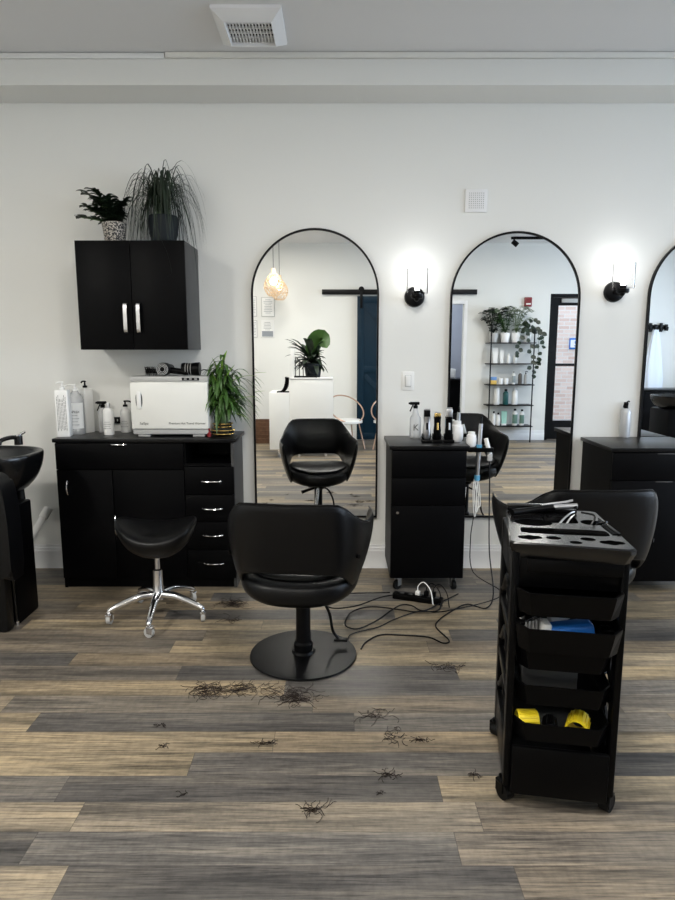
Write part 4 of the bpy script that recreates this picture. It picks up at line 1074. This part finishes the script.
# back room cabinet + printer
t = thing('back_room_cabinet', 'black cabinet in the small back room seen in the middle mirror', 'cabinet', (2.05, YB-1.7, 0))
b = BM(); box(b, -.3, .3, -.25, .25, 0, .86, .005); obj('body', b, BLK, t); b = BM(); box(b, -.32, .32, -.27, .27, .86, .885, .003); obj('worktop', b, BLKTOP, t)
t = thing('white_printer', 'white machine on the black cabinet in the back room', 'printer', (1.95, YB-1.65, .885))
b = BM(); box(b, -.16, .16, -.14, .14, 0, .18, .02); obj('body', b, WPLAS, t); b = BM(); box(b, -.12, .12, .14, .20, .02, .035, .004); obj('paper_tray', b, GPLAS, t)

# reception desk
DY = -.37
t = thing('reception_desk', 'white reception desk seen in the left mirror', 'desk', (0, DY, 0))
q = refl(289, 377, DY).x; qr = refl(333, 400, DY).x; xl = refl(269, 400, DY).x
b = BM(); box(b, q, qr, -.55, 0, .10, 1.025, .004); obj('raised_counter', b, WPLAS, t)
b = BM(); box(b, xl, q, -.55, 0, .10, .85, .004); obj('low_counter', b, WPLAS, t)
for x in (xl+.12, q+.12, qr-.1):
    for y in (-.05, -.5):
        b = BM(); cyl(b, (x, y, 0), (x, y, .10), .018, .022, 14); obj('foot', b, CHR, t)
b = BM(); box(b, q+.002, qr-.002, -.56, .01, 1.025, 1.04, .002); obj('counter_top', b, WHITE, t)
t = thing('counter_bracket', 'black curved stand on the low end of the reception desk', 'stand', (q-.003, DY-.10, .85)); t.scale = (1.25, 1, 1.0)
b = BM(); pts = catmull([(-.10, 0, .012), (-.06, 0, .02), (-.03, 0, .07), (-.015, 0, .15), (-.015, 0, .2)], 6); prev = None
for p in pts:
    cur = [b.verts.new((p.x-.026, -.08, p.z)), b.verts.new((p.x+.012, -.08, p.z-.01)), b.verts.new((p.x+.012, .08, p.z-.01)), b.verts.new((p.x-.026, .08, p.z))]
    if prev: bridge(b, prev, cur)
    else: b.faces.new(cur)
    prev = cur
b.faces.new(prev); obj('curved_panel', b, BPLAS, t); b = BM(); box(b, -.13, -.0, -.09, .09, 0, .012, .002); obj('base', b, BPLAS, t)
ZD = 1.04
t = thing('brochure_stand', 'upright white and black brochure stand beside the desk plant', 'stand', (q+.06, DY-.14, ZD))
b = BM(); box(b, -.045, .0, -.05, .05, 0, .38, .003); obj('back_panel', b, LABEL, t)
b = BM(); box(b, .0, .30, -.06, .06, 0, .02, .003)
for i in range(4): tube(b, [(.02+i*.05, .05, .02), (.02+i*.05, .05, .26-.04*i)], .006, 6)
tube(b, [(.02, .05, .27), (.26, .05, .03)], .006, 6); obj('wire_rack', b, BMET, t)
random.seed(9)
t = thing('desk_plant', 'dark leafy plant with one large green leaf on the reception desk', 'plant', (q+.30, DY-.28, ZD)); t.scale = (1.2, 1.2, 1.2)
pot_lathe(t, [(0, 0), (.08, 0), (.10, .14), (.09, .15), (0, .13)], SLATE)
b = BM()
for k in range(80):
    a = random.random()*2*PI; l_ = .12+.14*random.random(); d = Vector((math.cos(a)-.25, math.sin(a)*.6, 0)); 
    leafstrip(b, [Vector((0, 0, .14))+d*(l_*u)+Vector((0, 0, l_*((.5+(k%5)*.35)*u-.9*u*u)*1.1)) for u in (0, .2, .45, .7, .9, 1)], .03)
obj('leaves', b, LEAFD, t)
b = BM(); tube(b, catmull([(0, 0, .14), (.02, 0, .24), (.02, 0, .34)], 4), .006, 6); leafstrip(b, catmull([(-.02, .0, .22), (.03, .02, .38), (.10, .05, .43), (.16, .10, .32)], 5), .10, up=Vector((-.3, -1, .5)), shape='oval'); leafstrip(b, catmull([(.0, .02, .20), (.04, .03, .30), (.08, .03, .18)], 5), .06, shape='oval'); obj('large_leaf', b, LEAF, t)
b = BM(); tube(b, catmull([(-.05, 0, .14), (-.06, 0, .30), (-.05, 0, .40)], 4), .003, 6); leafstrip(b, [(-.05, 0, .40), (-.045, 0, .43), (-.04, 0, .46)], .014); obj('flower_stalk', b, LEAFD, t)

# lounge chairs
def lounge(x, y, rz, label):
    t = thing('ring_chair', label, 'chair', (x, y, 0), rz, 'ring-backed waiting chairs')
    b = BM(); ssel(b, [(.8, 0), (1, .012), (1, .04), (.9, .055), (.5, .06)], .22, .21, 2.2, 32, (0, 0, .36)); o = obj('seat', b, WPLAS, t)
    b = BM(); pts = [(.26*math.cos(R(a)), -.03-.22*math.sin(R(a)), .565+.18*math.sin(R(a))) for a in range(0, 361, 12)]; tube(b, pts, .010, 8); obj('ring_back', b, COPPER, t)
    for sx in (-1, 1):
        for sy in (-1, 1): b = BM(); tube(b, [(sx*.13, sy*.12, .365), (sx*.19, sy*.19, 0)], .009, 8); obj('leg', b, COPPER, t)
lounge(refl(347, 421, -1.15).x, -1.15, R(-25), 'white ring-backed chair beside the reception desk')
lounge(refl(389, 421, -1.15).x, -1.15, R(15), 'white ring-backed chair in front of the navy barn door, cut by the mirror edge')
# basket stack
t = thing('wicker_basket', 'brown wicker basket on the floor left of the reception desk', 'basket', (refl(262, 430, -1.7).x, -1.7, 0))
b = BM(); ssel(b, [(.86, 0), (1, .33), (1.02, .35), (.97, .35), (.95, .30), (.3, .28)], .15, .12, 5, 32); obj('basket_body', b, BASKET, t)
b = BM()
for z in (.06, .12, .18, .24, .30): ssel(b, [(1.0+.12*(z/.33-.9), z), (1.03+.12*(z/.33-.9), z+.012), (1.0+.12*(z/.33-.9), z+.024)], .15, .12, 5, 32)
obj('woven_bands', b, BASKET, t)
# papers on the wall
PAPERS = [(253.5, 306.5, .10, .30, 'framed paper at far left top of the group on the back wall'), (268, 307, .20, .29, 'upper right framed certificate on the back wall'), (254, 329, .10, .26, 'lower left framed paper on the back wall'), (267.5, 329, .20, .26, 'lower right paper with a photo strip on the back wall')]
for i, (px, py, w_, h_, lab) in enumerate(PAPERS):
    q = refl(px, py, YB+.01); t = thing('wall_certificate', lab, 'certificate', (q.x, YB, q.z), 0, 'framed papers on the back wall')
    b = BM(); box(b, -w_/2, w_/2, 0, .012, -h_/2, h_/2, .002); obj('frame', b, GPLAS if i < 3 else TRIM, t)
    b = BM(); box(b, -w_/2+.008, w_/2-.008, .012, .0135, -h_/2+.008, h_/2-.008); obj('paper', b, LABEL, t)
    b = BM(); random.seed(i)
    for j in range(9): ww = w_*random.uniform(.18, .36); z_ = h_*(.36-.085*j); box(b, -ww, ww, .0135, .0145, z_, z_+.006)
    if i == 3: box(b, -w_*.42, w_*.42, .0135, .0148, -h_*.44, -h_*.12)
    obj('print', b, mat('grey_print', (.25, .27, .30), .6), t, smooth=False)

# pendants
def pendant(x, y, z, r, label, ph):
    t = thing('rattan_pendant', label, 'pendant lamp', (x, y, ZC), 0, 'woven pendant lamps')
    zz = z-ZC
    b = BM(); tube(b, [(0, 0, 0), (0, 0, zz+r*1.25)], .004, 6); obj('cord', b, CORDM, t)
    b = BM(); lathe(b, [(0, 0), (.05, 0), (.05, -.02), (0, -.022)], n=20); obj('ceiling_rose', b, BMET, t)
    b = BM(); lathe(b, [(0, 0), (.03, 0), (.03, .06), (0, .06)], (0, 0, zz+r*1.15), 14); obj('lamp_holder', b, RATTAN, t)
    b = BM()
    def P(a, v):
        rr = r*(math.sin(PI*(.12+.80*v))**.8)*(.78+.30*(1-v)); return Vector((rr*math.cos(a), rr*math.sin(a), zz+r*(-1.05+2.2*v)))
    for k in range(11):
        for s in (-1, 1): tube(b, [P(2*PI*k/11+s*u*2.0+ph, u) for u in [i/14 for i in range(15)]], .0042, 5)
    for v in (.0, .35, .7, .98): tube(b, [P(2*PI*i/24, v) for i in range(25)], .005, 5)
    obj('woven_shade', b, RATTAN, t)
    b = BM(); lathe(b, [(0, -.05), (.03, -.03), (.04, 0), (.03, .035), (.015, .06), (0, .06)], (0, 0, zz+r*.35), 18); obj('bulb', b, WBULB, t)
    l = bpy.data.lights.new('pendant_light', 'POINT'); l.energy = 1.6; l.color = (1, .8, .52); l.shadow_soft_size = .05
    lo = bpy.data.objects.new('pendant_light', l); COL.objects.link(lo); lo.parent = t; lo.location = (0, 0, zz-.05*0+r*.35)
q = refl(273.5, 285, -.9); pendant(q.x, q.y, q.z, .135, 'woven rattan pendant lamp on the left cord in the left mirror', 0)
q = refl(279.5, 290, -1.55); pendant(q.x, q.y, q.z, .13, 'woven rattan pendant lamp slightly behind the other, right cord', 1)

# ladder shelf
SHX0, SHX1, SHY = 2.30, 2.945, -1.86
t = thing('wire_shelf', 'tall thin black metal shelf unit on the back wall, seen in the middle mirror', 'shelf', (0, 0, 0))
zsh = [refl(500, y, SHY+.1).z for y in (342.5, 363.5, 384.5, 405, 426)]
for x in (SHX0, SHX1):
    for y in (SHY+.12,):
        b = BM(); tube(b, [(x, y, 0), (x, y, zsh[0]+.22)], .010, 8); obj('post', b, BMET, t)
for z in zsh:
    b = BM(); box(b, SHX0-.03, SHX1+.03, -1.99, SHY+.13, z-.014, z, .002); obj('shelf_board', b, BMET, t)
def sbot(px, row, r, h, body, cap, kind, label, lab=None, capr=None, yo=0):
    z = zsh[row]; x = refl(px, 400, SHY).x*1.0
    # correct x for the row height
    q = at(px, (342.5, 363.5, 384.5, 405, 426)[row]-4, VM-SHY); x = q.x
    t = rd_bottle('product_bottle' if kind != 'box' else 'product_box', label, (x, SHY+yo, z), r, h, body, cap, kind, PI, lab, 'hair products on the metal shelf')
    return t
def tubeb(px, row, w_, h_, m, label, capm=WPLAS):
    q = at(px, (342.5, 363.5, 384.5, 405, 426)[row]-4, VM-SHY)
    t = thing('product_tube', label, 'tube', (q.x, SHY, zsh[row]), 0, 'hair products on the metal shelf')
    b = BM(); box(b, -w_/2*.8, w_/2*.8, -.02, .02, 0, .03, .004); obj('cap', b, capm, t)
    b = BM(); A = [b.verts.new((sx*w_/2*.75, sy*.02, .03)) for sx, sy in ((-1, -1), (1, -1), (1, 1), (-1, 1))]; B_ = [b.verts.new((sx*w_/2, sy*.004, h_)) for sx, sy in ((-1, -1), (1, -1), (1, 1), (-1, 1))]
    b.faces.new(A[::-1]); bridge(b, A, B_); b.faces.new(B_); obj('tube_body', b, m, t)
tubeb(495, 1, .085, .23, WPLAS, 'widest white tube at the left of the second shelf'); tubeb(501.5, 1, .06, .20, WPLAS, 'narrower white tube beside the widest tube')
sbot(508.5, 1, .026, .12, WPLAS, WPLAS, 'cap', 'left small white bottle on the second shelf', capr=.014); sbot(515, 1, .026, .13, WPLAS, WPLAS, 'cap', 'right small white bottle on the second shelf', capr=.014)
q = at(493.5, 380, VM-SHY)
t = thing('product_box', 'small yellow and blue box at the left of the third shelf', 'box', (q.x, SHY, zsh[2]))
b = BM(); box(b, -.042, .042, -.03, .03, 0, .06, .002); obj('box_lower', b, mat('box_yellow', (.75, .5, .12), .5), t); b = BM(); box(b, -.042, .042, -.03, .03, .06, .11, .002); obj('box_upper', b, mat('box_blue', (.15, .3, .6), .5), t)
for px, lab in ((500.5, 'left low white jar on the third shelf'), (506, 'right low white jar on the third shelf')):
    q = at(px, 380, VM-SHY); t = thing('product_jar', lab, 'jar', (q.x, SHY, zsh[2])); b = BM(); lathe(b, [(0, 0), (.033, 0), (.034, .06), (0, .06)], n=20); obj('jar_body', b, WPLAS, t); b = BM(); lathe(b, [(0, .06), (.035, .06), (.035, .09), (0, .09)], n=20); obj('lid', b, WHITE, t)
sbot(513.5, 2, .028, .17, WPLAS, GPLAS, 'cap', 'white bottle with grey cap on the third shelf', capr=.013, lab=mat('grey_label', (.3, .35, .36), .5))
sbot(520, 2, .030, .17, mat('dark_grey_bottle', (.10, .09, .08), .4), WPLAS, 'pump', 'dark grey pump bottle on the third shelf'); sbot(525.5, 2, .026, .16, GPLAS, BPLAS, 'pump', 'mid grey pump bottle at the right of the third shelf')
sbot(496.5, 3, .042, .29, WPLAS, WPLAS, 'cap', 'tallest white bottle on the fourth shelf', capr=.018); sbot(505.5, 3, .042, .21, TEAL, BPLAS, 'cap', 'dark teal bottle on the fourth shelf', capr=.02); sbot(514.5, 3, .045, .24, WPLAS, WPLAS, 'pump', 'white pump bottle at the right of the fourth shelf')
sbot(493.5, 4, .028, .19, WPLAS, BPLAS, 'cap', 'leftmost small white black-capped bottle on the bottom shelf', capr=.013); sbot(498, 4, .030, .17, WPLAS, BPLAS, 'cap', 'second small white black-capped bottle on the bottom shelf', capr=.013)
tubeb(503.8, 4, .09, .22, mat('mint_plastic', (.35, .62, .52), .4), 'mint green tube on the bottom shelf')
sbot(514.5, 4, .040, .23, WPLAS, BPLAS, 'cap', 'white bottle with green label, left of the bottom shelf right pair', GREENL, .016); sbot(521.5, 4, .036, .22, WPLAS, BPLAS, 'cap', 'white bottle with green label at the right end of the bottom shelf', GREENL, .016)
# plants on shelf
def fern(px, label, pot_m, R0, H0, n, lm, seed, trail=False, yo=0, wid=.02, z=None):
    q = at(px, 338, VM-SHY); t = thing('shelf_plant', label, 'plant', (q.x, SHY+yo, zsh[0]), 0, 'plants on the top of the metal shelf')
    pot_lathe(t, [(0, 0), (.055, 0), (.075, .14), (.068, .145), (0, .13)], pot_m)
    random.seed(seed); b = BM()
    for k in range(n):
        a = random.random()*2*PI; l_ = R0*random.uniform(.5, 1); h = H0*random.uniform(.5, 1); d = Vector((math.cos(a), math.sin(a)*.45, 0))
        pts = [Vector((0, 0, .13))+d*(l_*u)+Vector((0, 0, h*math.sin(u*2.0)*1.0)) for u in (0, .2, .4, .6, .8, 1)]
        for p in pts: p.y = max(p.y, -.11-yo)
        tube(b, pts, .0025, 4)
        for j in range(1, 6):
            for s in (-1, 1):
                for f in (0, .5):
                    p = pts[j-1].lerp(pts[j], f); e = Vector((-d.y, d.x, 0)).normalized()*s*.06+d*.035+Vector((0, 0, -.015+random.uniform(-.01, .01))); 
                    qn = [p, p+e*.5, p+e]
                    for w in qn: w.y = max(w.y, -.115-yo)
                    leafstrip(b, qn, wid*.5)
    obj('fronds', b, lm, t)
    return t
fern(505, 'spiky fern in the left white pot on the shelf top', WHITE, .34, .40, 20, LEAF, 1, wid=.024)
fern(515.5, 'pale leafy palm in the right white pot on the shelf top', WHITE, .26, .42, 16, mat('leaf_pale_green', (.12, .18, .06), .45), 2, wid=.022, yo=.01)
fern(493.5, 'dark leafy plant at the left end of the shelf top', GPLAS, .30, .44, 16, LEAFD, 3, yo=-.02, wid=.04)
q = at(527, 338, VM-SHY); t = thing('trailing_plant', 'trailing heart-leaved plant hanging off the right end of the shelf top', 'plant', (q.x, SHY, zsh[0]), 0)
pot_lathe(t, [(0, 0), (.05, 0), (.065, .12), (.06, .125), (0, .11)], WHITE)
random.seed(4); b = BM(); bs = BM()
vines = [[(0, 0, .12), (.08, .05, .24), (.15, .06, .12), (.16, .08, -.15), (.13, .08, -.32), (.10, .08, -.48)], [(0, 0, .12), (.0, .08, .2), (.02, .10, .0), (.04, .12, -.2), (.05, .12, -.40)], [(0, 0, .12), (-.08, .06, .22), (-.14, .10, .05), (-.15, .12, -.1), (-.16, .12, -.20)], [(0, 0, .12), (.05, .02, .34), (.14, .03, .3)], [(0, 0, .12), (-.04, .02, .3), (-.1, .03, .28)], [(0, 0, .12), (.1, .02, .2), (.22, .05, .12), (.24, .06, -.05)]]
for v_ in vines:
    pts = catmull(v_, 5); tube(bs, pts, .003, 4)
    for p in pts[3::2]:
        a = random.random()*2*PI; d = Vector((math.cos(a), .2+abs(math.sin(a))*.4, -.5)).normalized()*random.uniform(.06, .10)
        leafstrip(b, [p, p+d*.35, p+d*.7, p+d], .034, up=Vector((0, 1, .2)), shape='oval')
obj('vines', bs, STEMG, t); obj('leaves', b, LEAFD, t)
# fire alarm
q = refl(528, 302, YB+.02)
t = thing('fire_alarm', 'red fire alarm box on the back wall beside the glass door', 'fire alarm', (q.x, YB, q.z))
b = BM(); box(b, -.055, .055, 0, .045, -.07, .07, .008); obj('alarm_body', b, RED, t); b = BM(); box(b, -.035, .035, .045, .055, .0, .04, .004); obj('strobe', b, GLASS, t); b = BM(); box(b, -.035, .035, .045, .048, -.04, -.02); obj('label_plate', b, LABEL, t)
# track light on the ceiling
t = thing('track_light', 'black ceiling track light seen at the top of the middle mirror', 'track light', (0, -1.45, ZC))
b = BM(); box(b, 2.46, 3.5, -.02, .02, -.035, 0, .003); obj('track', b, BMET, t)
for x in (2.50,):
    b = BM(); cyl(b, (x, 0, -.03), (x, 0, -.06), .012); cyl(b, (x-.02, 0, -.06), (x+.05, 0, -.115), .035, .035); obj('spot_head', b, BMET, t)
# coat hooks and towel, black cabinet at right
q = refl(657, 327, YB+.03)
t = thing('coat_rack', 'black row of wall hooks seen in the right mirror', 'hooks', (q.x+.02, YB, q.z))
b = BM(); box(b, -.15, .15, 0, .02, -.03, .03, .003)
obj('rail', b, BMET, t)
for i in range(4):
    x = -.12+.08*i; b = BM(); box(b, x-.022, x+.022, .02, .045, -.075+.02*(i % 2), .06-.02*(i % 2), .006); tube(b, catmull([(x, .04, -.04), (x, .08, -.05), (x, .095, .0)], 4), .008, 6); obj('hook', b, BMET, t)
t = thing('hanging_towel', 'pale blue-white gown hanging from the wall hooks in the right mirror', 'gown', (q.x-.03, YB+.07, q.z-.02))
b = BM(); n = 24; prev = None
for j in range(12):
    v = j/11; z = -.02-1.02*v; hw_ = .03+.11*min(1, v*1.4)**.7; cur = []
    for i in range(n):
        a = 2*PI*i/n; rr = 1+.16*math.sin(a*6+v*2)
        cur.append(b.verts.new((hw_*math.cos(a)*rr, (.02+.022*v)*math.sin(a)*rr, z)))
    if prev: bridge(b, prev, cur)
    else: b.faces.new(cur[::-1])
    prev = cur
b.faces.new(prev); obj('cloth', b, TOWEL, t)
t = thing('black_sideboard', 'black sideboard under the wall hooks seen in the right mirror', 'cabinet', (5.1, YB+.32, 0))
b = BM(); box(b, -.62, .62, -.22, .22, 0, .80, .004); obj('body', b, BLK, t); b = BM(); box(b, -.64, .64, -.24, .24, .80, .825, .003); obj('worktop', b, BLKTOP, t)
for i in range(3): b = BM(); x = -.6+.4*i; box(b, x+.004, x+.396, .22, .236, .05, .78, .002); obj('door', b, BLK, t)
t = thing('shampoo_basin', 'black basin with chrome tap near the sideboard in the right mirror', 'shampoo basin', (3.95, .45, 0))
b = BM(); box(b, -.16, .3, -.25, .2, 0, .72, .03); obj('pedestal', b, BLK, t)
b = BM(); ssel(b, [(.5, .70), (.8, .74), (.97, .82), (1, .88), (.92, .88), (.8, .80), (.3, .76)], .3, .25, 2.6, 36, (0.05, 0, 0)); o = obj('basin', b, BPLAS_G, t); subsurf(o)
b = BM(); tube(b, catmull([(.25, 0, .86), (.25, 0, .97), (.15, 0, .99), (.05, 0, .95)], 4), .012); obj('tap', b, CHR, t)

# ------------------------------------------------------------------ light
def ceiling_lamp(x, y, energy, size, label, col=(1, .965, .90)):
    t = thing('ceiling_light', label, 'ceiling light', (x, y, ZC), 0, 'round ceiling lights')
    b = BM(); lathe(b, [(0, 0), (size/2+.02, 0), (size/2+.02, -.05), (size/2, -.055), (size/2, -.02), (0, -.02)], n=40); obj('lamp_housing', b, TRIM, t)
    b = BM(); lathe(b, [(0, -.045), (size/2-.005, -.045), (size/2-.005, -.03), (0, -.03)], n=40); obj('diffuser', b, DIFF, t)
    l = bpy.data.lights.new('ceiling_lamp', 'AREA'); l.shape = 'DISK'; l.size = size; l.energy = energy; l.color = col
    lo = bpy.data.objects.new('ceiling_lamp', l); COL.objects.link(lo); lo.parent = t; lo.location = (0, 0, -.06)
ceiling_lamp(-2.7, .55, 76, .30, 'round ceiling light over the left front of the room')
ceiling_lamp(.2, 1.3, 44, .45, 'added round fill light on the ceiling over the middle of the room')  # this and the next three are unseen lamps, added as fill for the room
ceiling_lamp(2.9, 1.2, 30, .45, 'added round fill light on the ceiling over the right of the room')
ceiling_lamp(-.6, -.5, 30, .45, 'added round fill light on the ceiling near the reception desk')
ceiling_lamp(2.6, -.3, 20, .45, 'added round fill light on the ceiling near the metal shelf')
t = thing('ceiling_light', 'small added fill light on the back room ceiling beyond the opening', 'ceiling light', (1.5, YB-1.1, ZC))  # lamp added to brighten the back room, its fixture is invented
b = BM(); lathe(b, [(0, 0), (.12, 0), (.12, -.04), (0, -.04)], n=30); obj('diffuser', b, DIFF, t)
l = bpy.data.lights.new('back_room_fill', 'AREA'); l.shape = 'DISK'; l.size = .25; l.energy = 30; l.color = (.85, .92, 1)
lo = bpy.data.objects.new('back_room_fill', l); COL.objects.link(lo); lo.parent = t; lo.location = (0, 0, -.06)
l = bpy.data.lights.new('window_daylight', 'AREA'); l.shape = 'RECTANGLE'; l.size = WY1-WY0; l.size_y = WZ1-WZ0; l.energy = 165; l.color = (.70, .84, 1)
lo = bpy.data.objects.new('window_daylight', l); COL.objects.link(lo); lo.location = (XR+.2, (WY0+WY1)/2, (WZ0+WZ1)/2); lo.rotation_euler = (0, R(90), 0)
lo.rotation_euler = Vector((-1, 0, -.0)).to_track_quat('-Z', 'Y').to_euler()
l = bpy.data.lights.new('door_daylight', 'AREA'); l.shape = 'RECTANGLE'; l.size = 3; l.size_y = 1.5; l.energy = 150; l.color = (.72, .86, 1)
lo = bpy.data.objects.new('door_daylight', l); COL.objects.link(lo); lo.location = ((DX0+DX1)/2+.6, YB-2.6, 4.0); lo.rotation_euler = Vector((-.3, 1, -.95)).to_track_quat('-Z', 'Y').to_euler()
w = bpy.data.worlds.new('world'); scn.world = w; w.use_nodes = True
w.node_tree.nodes['Background'].inputs[0].default_value = (.78, .88, 1, 1); w.node_tree.nodes['Background'].inputs[1].default_value = 2.2
scn.view_settings.view_transform = 'Standard'; scn.view_settings.look = 'None'; scn.view_settings.gamma = 1; scn.view_settings.use_curve_mapping = False
scn.view_settings.exposure = 0.0
